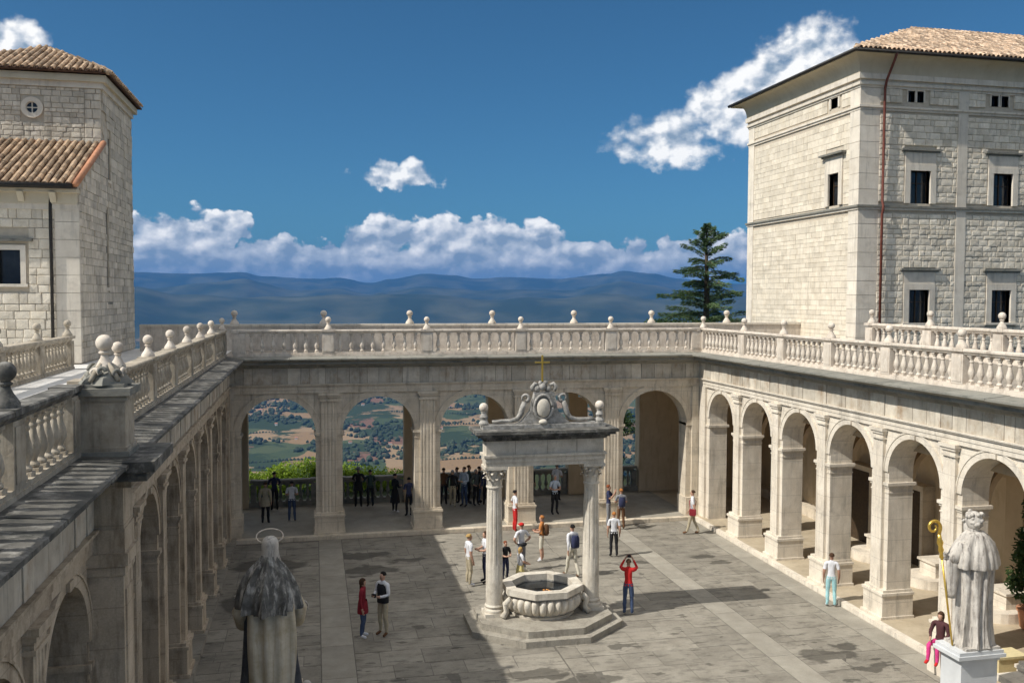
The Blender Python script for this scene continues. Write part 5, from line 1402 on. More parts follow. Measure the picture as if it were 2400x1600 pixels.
def statue_right():
    X, Y, Z = 14.32, 17.25, 1.86
    p = thing('statue_pedestal', (X, Y, 0), 'white marble pedestal under the bearded saint at the right', 'pedestal')
    def pb(nm, hx, hy, z0, z1):
        mb = MB(); mb.box((X - hx, Y - hy, z0), (X + hx, Y + hy, z1)); part(nm, mb, M_PED_W, p)
    pb('base', .60, .44, -.02, .28); pb('die', .46, .33, .28, 1.62); pb('necking', .50, .36, 1.62, 1.70); pb('cap', .60, .43, 1.70, 1.78); pb('cap', .56, .40, 1.78, Z)
    s = thing('saint_statue', (X, Y, Z), 'streaked marble saint in cape and cowl on the white pedestal at the right', 'statue')
    cx, cy = X + .08, Y
    mb = MB(); mb.box((cx - .45, cy - .36, Z), (cx + .42, cy + .36, Z + .06)); part('plinth', mb, M_MARBLE, s)
    mb = MB(); robe(mb, cx, cy, [(Z + .05, .48, .40, 1.0), (Z + .14, .44, .37, 1.2), (Z + .5, .40, .33, 1.2), (Z + 1.0, .38, .32, 1.1), (Z + 1.5, .40, .33, .9), (Z + 1.9, .43, .34, .7), (Z + 2.2, .40, .30, .5)], 10, 14, amp=.13); part('robe', mb, M_MARBLE, s, smooth=True, angle=70)
    mb = MB(); robe(mb, cx, cy, [(Z + 1.80, .55, .42, 1.0), (Z + 1.86, .56, .43, 1.0), (Z + 2.10, .51, .39, .9), (Z + 2.32, .42, .32, .8), (Z + 2.50, .28, .23, .6), (Z + 2.58, .18, .17, .5)], 9, 17, amp=.10); part('cape', mb, M_MARBLE, s, smooth=True, angle=70)
    # head with beard and tonsure
    hx, hy, hz = cx - .02, cy + .02, Z + 2.80
    mb = MB(); mb.sphere((hx, hy, hz), .19, 20, 16, (.86, 1.0, 1.18)); mb.tube([(hx, hy, hz - .30), (hx, hy, hz - .10)], [.12, .11], 12); part('head', mb, M_MARBLE, s, smooth=True)
    rng = random.Random(3); mb = MB()
    for k in range(26):
        a = rng.uniform(0, 2*PI); t = rng.uniform(-.10, .19); r = .155
        mb.sphere((hx + r*.95*math.cos(a), hy + r*1.05*math.sin(a), hz + t), rng.uniform(.035, .06), 7, 5)
    part('hair', mb, M_MARBLE, s, smooth=True)
    mb = MB(); mb.loft([[(hx - .02 + r*math.cos(a)*(1 + .12*math.sin(5*a)), hy + .13 + r*.6*math.sin(a), hz - .06 - d) for a in [2*PI*k/16 for k in range(16)]] for d, r in ((0, .12), (.12, .13), (.26, .10), (.38, .03))]); part('beard', mb, M_MARBLE, s, smooth=True)
    mb = MB(); mb.tube([(hx - .15, hy + .12, hz + .02), (hx - .17, hy + .14, hz - .02), (hx - .15, hy + .16, hz - .05)], [.02, .03, .02], 6); part('nose', mb, M_MARBLE, s, smooth=True)
    # arms: left one stretched out to the staff, right one bent to the chest
    ax, ay, az = X - .68, Y + .05, Z + 1.98
    mb = MB(); mb.tube([(cx - .32, cy, Z + 2.30), (cx - .52, cy + .03, Z + 2.00), (ax + .16, ay, az - .06)], [.14, .15, .11], 12); part('sleeve', mb, M_MARBLE, s, smooth=True)
    rings = []
    for t in [i/8 for i in range(9)]:
        z = az - .02 - t*.85; w = .20*(1 - t*.55)
        rings.append([(cx - .50 - .06*t + w*math.cos(a)*(1 + .15*math.sin(4*a + t*3)), cy + .03 + .10*math.sin(a), z) for a in [2*PI*k/18 for k in range(18)]])
    mb = MB(); mb.loft(rings); part('hanging_sleeve', mb, M_MARBLE, s, smooth=True)
    mb = MB(); mb.tube([(ax + .18, ay, az - .06), (ax + .06, ay, az + .02), (ax + .01, ay, az + .05)], [.055, .05, .05], 9)
    for k in range(4): mb.tube([(ax + .03, ay - .05, az + .02 + .035*k), (ax - .035, ay - .045, az + .03 + .035*k), (ax - .04, ay + .03, az + .03 + .035*k), (ax + .0, ay + .05, az + .025 + .035*k)], .018, 6)
    mb.tube([(ax + .05, ay - .04, az + .07), (ax + .03, ay - .06, az + .13), (ax - .01, ay - .05, az + .17)], .019, 6)
    part('hand', mb, M_MARBLE, s, smooth=True)
    mb = MB(); mb.tube([(cx + .34, cy, Z + 2.28), (cx + .50, cy + .06, Z + 1.92), (cx + .38, cy + .28, Z + 1.80)], [.14, .15, .11], 12); part('sleeve', mb, M_MARBLE, s, smooth=True)
    c = thing('crozier', (X - .42, Y + .05, Z), 'gilded crozier with a curled head held by the right-hand saint', 'staff')
    top = Vector((ax - .16, ay, az + .75)); bot = Vector((X - .42, Y + .02, Z + .02))
    d = (top - bot)
    mb = MB(); mb.tube([tuple(bot), tuple(bot + d*.72)], .022, 8); part('shaft', mb, M_GOLD, c, smooth=True)
    q0 = bot + d*.74
    mb = MB(); mb.tube([tuple(bot + d*t) for t in (.72, .74, .77, .80, .83, .86, .89, .93)], [.03, .055, .035, .065, .045, .075, .05, .045], 10); part('knop', mb, M_GOLD, c, smooth=True)
    h = bot + d*.93; pts = []
    for i in range(26):
        q = -0.2 + i*.30; r = .17*(1 - i/34)
        pts.append((h.x - .02 - .12 + .14 + r*math.cos(q) - .14, h.y, h.z + .16 + r*math.sin(q)))
    mb = MB(); mb.tube([tuple(h)] + pts, [.04] + [.042 - .0008*i for i in range(26)], 8); part('crook', mb, M_GOLD, c, smooth=True)
statue_right()

# ------------------------------------------------------------------ people
SKIN = [mat('skin_a', (0.42, 0.24, 0.17), (0.50, 0.30, 0.21), 8, rough=0.6, bump=0.02), mat('skin_b', (0.33, 0.18, 0.12), (0.40, 0.23, 0.16), 8, rough=0.6, bump=0.02)]
_cl = {}
def cloth(c):
    if c not in _cl:
        _cl[c] = mat('cloth_%d' % len(_cl), tuple(x*0.86 for x in c), tuple(min(1, x*1.08) for x in c), 9.0, rough=0.9, bump=0.35, bscale=30, bdist=0.01)
    return _cl[c]
WHITE_, CREAM, RED, JEANS, BLACK_, BEIGE, GREY_, ORANGE, AQUA, PINK, NAVY, BROWN_, MAROON, OLIVE, LBLUE = (0.66, 0.66, 0.68), (0.58, 0.54, 0.44), (0.52, 0.022, 0.02), (0.05, 0.075, 0.14), (0.018, 0.018, 0.02), (0.42, 0.36, 0.25), (0.22, 0.22, 0.23), (0.50, 0.20, 0.06), (0.34, 0.58, 0.60), (0.62, 0.05, 0.22), (0.03, 0.035, 0.08), (0.14, 0.07, 0.035), (0.24, 0.02, 0.03), (0.15, 0.14, 0.07), (0.45, 0.52, 0.62)
HAIR = {'black': (0.012, 0.010, 0.009), 'brown': (0.06, 0.03, 0.015), 'red': (0.22, 0.06, 0.02), 'blond': (0.42, 0.27, 0.10), 'grey': (0.35, 0.34, 0.33), 'ginger': (0.38, 0.15, 0.04)}

def skeleton(pose, rng):
    """joint: (x, y, z), (rx, ry); the figure looks along -y; unit height about 1.72"""
    J = {'pelvis': ((0, 0, .96), (.150, .110)), 'waist': ((0, 0, 1.10), (.132, .098)), 'chest': ((0, -.005, 1.30), (.160, .112)), 'collar': ((0, .005, 1.43), (.105, .085)),
         'neck': ((0, 0, 1.50), (.052, .055)), 'jaw': ((0, -.022, 1.56), (.060, .074)), 'face': ((0, -.018, 1.63), (.074, .094)), 'crown': ((0, -.004, 1.70), (.052, .066))}
    B = [('pelvis', 'waist', 'shirt'), ('waist', 'chest', 'shirt'), ('chest', 'collar', 'shirt'), ('collar', 'neck', 'skin'), ('neck', 'jaw', 'skin'), ('jaw', 'face', 'skin'), ('face', 'crown', 'skin')]
    for s, n in ((-1, 'l'), (1, 'r')):
        if pose == 'sit':
            hip, kn, an, to = (s*.09, -.02, .93), (s*.11, -.42, .93), (s*.12, -.44, .50), (s*.13, -.58, .455)
        elif pose == 'walk':
            k = s*.16; hip, kn, an, to = (s*.09, 0, .90), (s*.10, -.5*k - .03, .50), (s*.10, -k*1.4 + .02, .095), (s*.115, -k*1.4 - .14, .04)
        elif pose == 'kneel':
            hip, kn, an, to = (s*.09, 0, .90), (s*.12, -.36, .72), (s*.11, .02, .50), (s*.12, .10, .46)
        else:
            hip, kn, an, to = (s*.09, 0, .90), (s*.105, -.02, .50), (s*.115, .025, .095), (s*.135, -.135, .042)
        J['hip' + n] = (hip, (.092, .098)); J['knee' + n] = (kn, (.062, .064)); J['calf' + n] = (tuple(kn[i]*.62 + an[i]*.38 + (.012 if i == 1 else 0) for i in range(3)), (.056, .060)); J['ankle' + n] = (an, (.044, .048)); J['toe' + n] = (to, (.042, .034))
        B += [('pelvis', 'hip' + n, 'trousers'), ('hip' + n, 'knee' + n, 'trousers'), ('knee' + n, 'calf' + n, 'calf'), ('calf' + n, 'ankle' + n, 'calf'), ('ankle' + n, 'toe' + n, 'shoe')]
        sh = (s*.175, 0, 1.415)
        if pose == 'arms_up': el, wr, ha = (s*.25, -.24, 1.42), (s*.13, -.36, 1.62), (s*.085, -.39, 1.69)
        elif pose == 'hold': el, wr, ha = (s*.235, -.03, 1.15), (s*.11, -.25, 1.13), (s*.05, -.30, 1.15)
        elif pose == 'hold_high': el, wr, ha = (s*.24, -.12, 1.20), (s*.10, -.27, 1.42), (s*.06, -.29, 1.50)
        elif pose == 'akimbo': el, wr, ha = (s*.34, .05, 1.18), (s*.20, -.06, 1.02), (s*.16, -.09, 1.0)
        elif pose == 'walk': el, wr, ha = (s*.225, .06*s + .03, 1.15), (s*.225, -.03 + .12*s, .91), (s*.22, -.06 + .13*s, .83)
        elif pose in ('sit', 'kneel'): el, wr, ha = (s*.235, -.06, 1.16), (s*.15, -.26, 1.05), (s*.12, -.33, 1.03)
        elif pose == 'rail': el, wr, ha = (s*.25, -.16, 1.20), (s*.20, -.36, 1.12), (s*.17, -.43, 1.12)
        else: el, wr, ha = (s*.225, .03, 1.14), (s*.235, -.03, .90), (s*.23, -.05, .82)
        J['sh' + n] = (sh, (.068, .070)); J['el' + n] = (el, (.046, .048)); J['wr' + n] = (wr, (.031, .031)); J['hand' + n] = (ha, (.034, .022))
        B += [('collar', 'sh' + n, 'shirt'), ('sh' + n, 'el' + n, 'sleeve'), ('el' + n, 'wr' + n, 'fore'), ('wr' + n, 'hand' + n, 'skin')]
        # fingers and thumb
        hv, wv = Vector(ha), Vector(wr); d = (hv - wv).normalized(); side = d.cross(Vector((1, 0, 0))); side = side.normalized() if side.length > .1 else Vector((0, 1, 0))
        inn = Vector((-s, 0, 0))
        for f in range(4):
            o = side*(.024 - .016*f); ln = (.075, .085, .080, .062)[f]
            J['f%d%s' % (f, n)] = (tuple(hv + o + d*(.03 + ln*.45)), (.0085, .0085)); J['t%d%s' % (f, n)] = (tuple(hv + o + d*(.03 + ln*.85) + inn*.022), (.0075, .0075))
            B += [('hand' + n, 'f%d%s' % (f, n), 'skin'), ('f%d%s' % (f, n), 't%d%s' % (f, n), 'skin')]
        J['th' + n] = (tuple(hv - d*.01 + side*.048 + inn*.018), (.0095, .0095)); B += [('hand' + n, 'th' + n, 'skin')]
    return J, B

_body = {}
def body_mesh(pose):
    """continuous skinned figure for a pose, with a zone per face; shared by all figures in that pose"""
    if pose in _body: return _body[pose]
    J, B = skeleton(pose, random)
    names = list(J); idx = {n: i for i, n in enumerate(names)}
    me = bpy.data.meshes.new('figure')
    me.from_pydata([J[n][0] for n in names], [(idx[a], idx[b]) for a, b, _ in B], [])
    o = bpy.data.objects.new('figure_tmp', me); COL.objects.link(o)
    sk = o.modifiers.new('Skin', 'SKIN'); sk.use_smooth_shade = True; sk.branch_smoothing = 0.6
    for n in names:
        v = me.skin_vertices[0].data[idx[n]]; v.radius = J[n][1]; v.use_root = (n == 'pelvis')
    sb = o.modifiers.new('Sub', 'SUBSURF'); sb.levels = 2; sb.render_levels = 2
    dg = bpy.context.evaluated_depsgraph_get(); dg.update()
    m2 = bpy.data.meshes.new_from_object(o.evaluated_get(dg))
    bpy.data.objects.remove(o)
    # loose cloth: slight irregular folds
    nn = [v.normal.copy() for v in m2.vertices]
    for v, n_ in zip(m2.vertices, nn):
        c_ = v.co
        k_ = 0.011 if (0.12 < c_.z < 1.42 and abs(c_.x) < .30) else 0.002
        v.co = c_ + n_*k_*(noise.noise(Vector((c_.x*13, c_.y*13, c_.z*7))) + .6*noise.noise(Vector((c_.x*25, c_.y*25, c_.z*16 + 3))))
    # zone per face: nearest bone
    seg = [(Vector(J[a][0]), Vector(J[b][0]), J[a][1][0], J[b][1][0], z) for a, b, z in B]
    zones = []
    for p in m2.polygons:
        c = p.center; best = None
        for a, b, ra, rb, z in seg:
            ab = b - a; t = max(0, min(1, (c - a).dot(ab)/max(ab.length_squared, 1e-9)))
            dd = (c - (a + ab*t)).length - (ra + (rb - ra)*t)
            if best is None or dd < best[0]: best = (dd, z, t, c.z)
        zones.append(best)
    _body[pose] = (m2, zones, J)
    return _body[pose]

ZI = {'skin': 0, 'shirt': 1, 'trousers': 2, 'shoe': 3}
def person(label, x, y, face, h=1.72, pose='stand', shirt=WHITE_, trousers=JEANS, shoes=BLACK_, hair='brown', long_sleeve=False, shorts=False, skin=0, extras=(), z=0.0, group=None, hair_style='short', scale_w=1.0, seat=None):
    m2, zones, J = body_mesh(pose)
    me = m2.copy(); me.name = 'person'
    me.materials.clear()
    for m in (SKIN[skin], cloth(shirt), cloth(trousers), cloth(shoes)): me.materials.append(m)
    mi = []
    for dd, zn, t, cz in zones:
        if zn == 'shirt': k = 1 if cz > .93 else 2
        elif zn == 'sleeve': k = 1 if (long_sleeve or t < .72) else 0
        elif zn == 'fore': k = 1 if (long_sleeve and t < .9) else 0
        elif zn == 'calf': k = 0 if shorts else 2
        elif zn == 'trousers': k = 2
        elif zn == 'shoe': k = 3
        else: k = 0
        mi.append(k)
    me.polygons.foreach_set('material_index', mi); me.polygons.foreach_set('use_smooth', [True]*len(mi)); me.update()
    k = h/1.72
    drop = 0.0
    if pose == 'sit': drop = -(.93 - .09)*k + (seat if seat is not None else 0.45)
    elif pose == 'kneel': drop = -.44*k
    o = link('person', me, None, (x, y, z + drop), (0, 0, math.radians(face)), (k*scale_w, k*scale_w, k))
    tag(o, label, 'person', group)
    # hair follows the skull
    hx, hy, hz = J['face'][0]
    mb = MB()
    low = .02 if hair_style == 'short' else -.06
    rings = []
    for i in range(7):
        t = i/6; zz = (hz + low) + (.112 - low)*t; r = math.sqrt(max(0, 1 - max(0, (zz - hz - .01)/.108)**2))
        rings.append([(.088*r*math.cos(a), hy + .022 + (.104*r)*math.sin(a)*(0.62 if (math.sin(a) < 0 and t < .55) else 1.0) , zz) for a in [2*PI*q/14 for q in range(14)]])
    mb.loft(rings)
    if hair_style == 'long': mb.loft([[( .07*(1 - .2*t)*math.cos(a), hy + .065 + .045*math.sin(a), hz - .02 - .20*t) for a in [2*PI*q/10 for q in range(10)]] for t in (0, .3, .6, 1)])
    if hair_style != 'none': link('hair', mb.mesh('hair', cloth(HAIR[hair]), smooth=True), o)
    for ex in extras:
        nm, c = ex[0], ex[1]; mb = MB()
        if nm == 'backpack':
            mb.loft([[(.13*sx*w_, .115 + dy*w_, zc) for sx, dy in ((-1, 0), (1, 0), (1, .10), (.7, .15), (-.7, .15), (-1, .10))] for zc, w_ in ((1.0, .8), (1.04, 1), (1.30, 1), (1.40, .75))])
        elif nm == 'shoulder_bag':
            mb.loft([[(.24 + .05*sx*w_, .03 + .13*sy*w_, zc) for sx, sy in ((-1, -1), (1, -1), (1, 1), (-1, 1))] for zc, w_ in ((.78, .8), (.82, 1), (1.0, 1), (1.04, .85))])
            mb.tube([(.24, -.06, 1.03), (.10, -.12, 1.30), (-.14, -.02, 1.48), (-.02, .13, 1.30), (.23, .10, 1.03)], .016, 6)
        elif nm == 'waist_bag': mb.sphere((0, .15, 1.0), .09, 10, 8, (1.5, .8, .8)); mb.tube([(.155*math.cos(q), .115*math.sin(q), 1.0) for q in [2*PI*i/16 for i in range(17)]], .018, 6)
        elif nm == 'cap':
            mb.loft([[(r*math.cos(a), hy + .015 + r*1.16*math.sin(a), zz) for a in [2*PI*q/16 for q in range(16)]] for zz, r in ((hz + .03, .088), (hz + .07, .088), (hz + .105, .07), (hz + .125, .02))])
            mb.loft([[( .075*math.cos(a), hy - .10 + .075*math.sin(a), hz + zz) for a in [2*PI*q/12 for q in range(12)]] for zz in (.032, .042)])
        elif nm == 'brimmed_hat':
            mb.loft([[(r*math.cos(a), hy + .015 + r*1.1*math.sin(a), hz + zz) for a in [2*PI*q/18 for q in range(18)]] for zz, r in ((.03, .17), (.04, .17), (.05, .09), (.12, .08), (.14, .04))])
        elif nm == 'camera':
            a = Vector(J['handl'][0]); b = Vector(J['handr'][0]); c_ = (a + b)/2 + Vector((0, -.03, .02))
            mb.box((c_.x - .065, c_.y - .03, c_.z - .04), (c_.x + .065, c_.y + .03, c_.z + .045)); mb.lathe([(.03, 0), (.032, .03), (.028, .05)], 10, (0, 0, 0)) if False else None
        elif nm == 'vest':
            mb.loft([[(rx*math.cos(a), -.003 + ry*math.sin(a), zz) for a in [2*PI*q/22 for q in range(22)]] for zz, rx, ry in ((.92, .180, .140), (1.0, .176, .138), (1.15, .168, .130), (1.30, .186, .138), (1.38, .165, .122), (1.43, .120, .10))], cap=False)
        elif nm == 'jacket_hem':
            mb.loft([[(rx*math.cos(a), ry*math.sin(a), zz) for a in [2*PI*q/22 for q in range(22)]] for zz, rx, ry in ((.74, .195, .160), (.80, .195, .160), (.95, .182, .146), (1.10, .158, .125))], cap=False)
        elif nm == 'skirt':
            mb.loft([[(rx*math.cos(a)*(1 + .05*math.sin(7*a)), ry*math.sin(a)*(1 + .05*math.sin(7*a)), zz) for a in [2*PI*q/28 for q in range(28)]] for zz, rx, ry in ((.45, .24, .20), (.60, .22, .185), (.85, .185, .15), (1.02, .150, .12))], cap=False)
        elif nm == 'scarf':
            mb.tube([(.075*math.cos(q), .005 + .07*math.sin(q), 1.475) for q in [2*PI*i/14 for i in range(15)]], .028, 7)
        link(nm, mb.mesh(nm, cloth(c), smooth=True, recalc=True, angle=50), o)
    return o

person('man in a dark vest over white sleeves and beige trousers, standing in the shade', 1.87, 25.47, -50, 1.82, 'hold', WHITE_, BEIGE, BROWN_, 'black', True, extras=(('vest', BLACK_), ('camera', BLACK_)))
person('woman in a dark red jacket, jeans and white shoes, facing the man in the shade', 1.30, 25.43, 75, 1.68, 'stand', MAROON, JEANS, WHITE_, 'brown', True, extras=(('jacket_hem', MAROON),), hair_style='long')
person('man in a bright red shirt and jeans raising a camera beside the well', 9.27, 25.62, 158, 1.70, 'arms_up', RED, JEANS, WHITE_, 'brown', True, skin=1, extras=(('camera', BLACK_),))
person('woman in a white T-shirt and black trousers seen from behind', 10.84, 31.58, 170, 1.67, 'stand', WHITE_, BLACK_, BLACK_, 'ginger', extras=())
person('man in white shirt and beige trousers carrying a maroon bag, far right corner', 15.05, 34.04, 240, 1.78, 'walk', WHITE_, BEIGE, BROWN_, 'brown', extras=(('shoulder_bag', MAROON),))
person('person in a white T-shirt and pale aqua trousers before the right arcade', 15.72, 25.0, 155, 1.68, 'stand', WHITE_, AQUA, WHITE_, 'brown', skin=1)
person('stout fair-haired visitor in a white shirt and beige trousers left of the well', 5.02, 29.4, 100, 1.72, 'stand', WHITE_, BEIGE, WHITE_, 'blond', scale_w=1.12)
person('visitor in a white shirt and dark trousers half hidden by the left well column', 5.60, 29.55, -85, 1.74, 'hold', WHITE_, NAVY, BLACK_, 'brown')
person('red-haired visitor in an orange top and beige shorts with a brown bag', 8.08, 31.6, 245, 1.67, 'hold', ORANGE, CREAM, WHITE_, 'ginger', shorts=True, extras=(('backpack', BROWN_),))
person('man in white shirt and white trousers with a dark bag behind the right well column', 8.66, 29.6, 200, 1.80, 'walk', WHITE_, CREAM, BROWN_, 'black', True, extras=(('backpack', NAVY),))
person('visitor in a red cap and white shirt behind the well', 7.08, 30.55, 200, 1.70, 'akimbo', WHITE_, GREY_, BLACK_, 'brown', extras=(('cap', RED), ('waist_bag', BLACK_)))
person('dark-dressed red-haired child looking over the well rim', 6.30, 29.6, 20, 1.36, 'hold', BLACK_, NAVY, BLACK_, 'red')
person('fair-haired girl in a white top and yellow skirt crouching behind the well', 6.86, 29.75, 100, 1.45, 'kneel', WHITE_, CREAM, WHITE_, 'blond', hair_style='long', extras=(('skirt', (0.62, 0.52, 0.22)),))
person('man in a white shirt and red trousers leaning at the middle pier', 8.02, 35.80, 95, 1.72, 'akimbo', WHITE_, RED, BROWN_, 'black')
person('man in a pale shirt and dark trousers standing inside the fourth arch', 10.26, 37.86, 10, 1.72, 'hold', LBLUE, BLACK_, BLACK_, 'grey', z=LOG_Z)
person('man in a dark T-shirt raising his arms by the fourth pier', 12.02, 35.75, 60, 1.78, 'hold_high', NAVY, GREY_, BLACK_, 'red', skin=1)
person('visitor with a backpack in front of the fourth pier', 12.42, 35.3, 175, 1.70, 'hold', GREY_, BROWN_, BLACK_, 'ginger', extras=(('backpack', NAVY),))
dim = 'visitors in the far loggia'
person('visitor in a beige jacket seen from behind in the leftmost arch', -2.02, 38.7, 175, 1.74, 'stand', BEIGE, BLACK_, BLACK_, 'brown', True, z=LOG_Z, extras=(('jacket_hem', BEIGE),), group=dim)
person('visitor in blue leaning on the railing in the leftmost arch', -1.75, 41.0, 185, 1.72, 'rail', NAVY, BLACK_, BLACK_, 'black', True, z=LOG_Z, group=dim)
person('visitor in a pale grey shirt and jeans in the leftmost arch', -0.95, 38.9, 180, 1.70, 'hold', WHITE_, JEANS, BLACK_, 'black', z=LOG_Z, group=dim)
person('man in a brimmed hat and dark coat at the railing in the second arch', 1.92, 40.9, 170, 1.80, 'rail', BLACK_, BLACK_, BLACK_, 'black', True, z=LOG_Z, extras=(('brimmed_hat', GREY_), ('jacket_hem', BLACK_)), group=dim)
person('visitor in dark green beside the man in the hat', 2.45, 40.9, 190, 1.68, 'rail', (0.05, 0.08, 0.07), BLACK_, BLACK_, 'black', True, z=LOG_Z, group=dim)
person('person in long black dress by the right side of the second arch', 3.45, 39.6, 120, 1.72, 'hold', BLACK_, BLACK_, WHITE_, 'black', True, z=LOG_Z, extras=(('skirt', BLACK_),), group=dim)
person('visitor in a blue shirt half hidden by the second pier', 3.98, 38.8, 200, 1.68, 'hold', (0.06, 0.07, 0.14), BLACK_, BLACK_, 'black', z=LOG_Z, group=dim)
rg = random.Random(77)
crowd = [(5.75, 40.6, BROWN_, BLACK_, 'brown jacket at the left edge of the group'), (6.10, 40.2, BLACK_, BEIGE, 'black coat and pale trousers in the group'), (6.38, 40.7, GREY_, BLACK_, 'grey pullover in the middle of the group'), (6.62, 40.1, LBLUE, JEANS, 'pale blue shirt in the middle of the group'), (6.92, 40.6, (0.06, 0.09, 0.08), BLACK_, 'dark green jacket in the group'), (7.18, 40.2, (0.10, 0.11, 0.10), BLACK_, 'charcoal jacket in the group'), (7.42, 40.7, BLACK_, JEANS, 'black top and jeans in the group'), (7.62, 39.9, NAVY, BLACK_, 'navy jacket at the right of the group')]
for i, (x, y, a, b, d) in enumerate(crowd):
    person('visitor in ' + d + ' under the third arch', x, y, rg.uniform(-60, 220), rg.uniform(1.64, 1.80), rg.choice(['stand', 'hold', 'akimbo', 'walk']), a, b, BLACK_, rg.choice(['black', 'brown', 'grey']), True, z=LOG_Z, group=dim)
person('visitor in a white top far back inside the fourth arch', 11.05, 40.4, 150, 1.70, 'hold', WHITE_, BLACK_, BLACK_, 'brown', z=LOG_Z, group=dim)
person('visitor in a dark coat far back inside the fourth arch', 9.75, 40.2, 30, 1.72, 'stand', BLACK_, BLACK_, BLACK_, 'black', True, z=LOG_Z, group=dim)
person('woman in a dark top and bright pink trousers seated by the white pedestal', 15.66, 19.90, -62, 1.66, 'sit', (0.075, 0.03, 0.032), PINK, RED, 'brown', True, seat=0.74, hair_style='long')
person('person in a pale yellow top standing behind the right-hand statue', 16.35, 19.85, 150, 1.80, 'stand', (0.62, 0.52, 0.28), GREY_, BLACK_, 'brown', z=LOG_Z)

# low stone seats and loose marble by the right-hand statue and in the right loggia
def stone_bits():
    mb = MB(); mb.box((15.50, 19.62, 0.0), (15.98, 20.18, 0.70)); single('stone_block', mb, M_STONE_W, (15.78, 19.98, 0), 'square stone block under the woman in pink trousers', 'block')
    b = thing('marble_bench', (17.0, 17.6, 0), 'pale stone bench slab behind the white pedestal', 'bench')
    mb = MB(); mb.box((15.7, 17.1, 0.62), (18.6, 18.0, 0.78)); part('seat', mb, M_STONE_W, b)
    for x in (15.9, 17.9):
        mb = MB(); mb.box((x, 17.25, 0.0), (x + .4, 17.85, 0.62)); part('leg', mb, M_STONE_W, b)
    bx = thing('wooden_crate', (17.0, 19.2, LOG_Z), 'pale yellow wooden box on the floor right of the statue', 'box')
    mb = MB(); mb.box((16.6, 18.95, LOG_Z), (17.4, 19.45, LOG_Z + .50)); part('body', mb, cloth((0.60, 0.50, 0.28)), bx)
    mb = MB(); mb.box((16.57, 18.92, LOG_Z + .50), (17.43, 19.48, LOG_Z + .56)); part('lid', mb, cloth((0.64, 0.55, 0.32)), bx)
    rng = random.Random(2)
    for k, (x, y, r, lab) in enumerate(((15.3, 15.9, .30, 'broken carved marble lump nearest the lower right corner'), (15.9, 16.3, .36, 'larger rough marble fragment beside the bench'), (16.6, 16.1, .26, 'small marble fragment at the right edge'))):
        mb = MB(); mb.sphere((0, 0, 0), r, 14, 10, (1.2, 1, .7))
        mb.v = [(x + p[0]*(1 + .25*noise.noise(Vector(p)*5 + Vector((k, 0, 0)))), y + p[1]*(1 + .25*noise.noise(Vector(p)*6)), .18 + r*.2 + p[2]*(1 + .3*noise.noise(Vector(p)*7))) for p in mb.v]
        single('marble_fragment', mb, M_MARBLE, (x, y, 0), lab, 'stone', 'marble fragments at the lower right')
    # plinths standing along the right loggia
    for k, (y, lab) in enumerate(((29.0, 'rounded pale plinth seen through the second right arch'), (26.0, 'rounded pale plinth seen through the third right arch'), (22.9, 'rounded pale plinth seen through the fourth right arch'))):
        p = thing('plinth', (19.6, y, LOG_Z), lab, 'plinth', 'plinths in the right loggia')
        mb = MB(); mb.prism([(20.9, y - .75), (19.9, y - .75)] + [(19.9 - .75*math.sin(PI*i/12), y - .75*math.cos(PI*i/12)) for i in range(1, 12)] + [(19.9, y + .75), (20.9, y + .75)], LOG_Z, LOG_Z + .30, lambda q, t: (q[0], q[1], t)); part('base', mb, M_STONE_W, p)
        mb = MB(); mb.box((19.9, y - .40, LOG_Z + .30), (20.6, y + .40, LOG_Z + .72)); part('die', mb, M_STONE_W, p)
        mb = MB(); mb.box((19.84, y - .46, LOG_Z + .72), (20.65, y + .46, LOG_Z + .80)); part('cap', mb, M_STONE_W, p)
stone_bits()

# ------------------------------------------------------------------ vegetation
M_LEAF_Y = mat('sunny_laurel_leaf', (0.16, 0.26, 0.02), (0.34, 0.45, 0.05), 3.0, rough=0.55, bump=0.0, rnd=0.30, transl=0.45)
M_LEAF_D = mat('dark_leaf', (0.025, 0.055, 0.018), (0.07, 0.12, 0.035), 3.0, rough=0.6, bump=0.0, rnd=0.3, transl=0.25)
M_NEEDLE = mat('cedar_needle', (0.065, 0.13, 0.07), (0.21, 0.30, 0.12), 1.5, rough=0.7, bump=0.0, rnd=0.3, transl=0.15)
M_BARK = mat('bark', (0.07, 0.05, 0.035), (0.14, 0.10, 0.07), 6.0, bump=0.4)

def leaf_cloud(mb, c, rad, n, size, rng, flat=1.0, lo=0.45):
    for _ in range(n):
        while True:
            p = Vector((rng.uniform(-1, 1), rng.uniform(-1, 1), rng.uniform(-1, 1)))
            if lo < p.length < 1: break
        p = Vector((c[0] + p.x*rad[0], c[1] + p.y*rad[1], c[2] + p.z*rad[2]))
        a = Vector((rng.gauss(0, 1), rng.gauss(0, 1), rng.gauss(0, 1)*flat)).normalized(); b = a.cross(Vector((rng.gauss(0, 1), rng.gauss(0, 1), rng.gauss(0, 1)))).normalized()
        s = size*rng.uniform(.6, 1.3)
        i = [mb.add(tuple(p - a*s)), mb.add(tuple(p + b*s*.45)), mb.add(tuple(p + a*s)), mb.add(tuple(p - b*s*.45))]
        mb.face(*i)

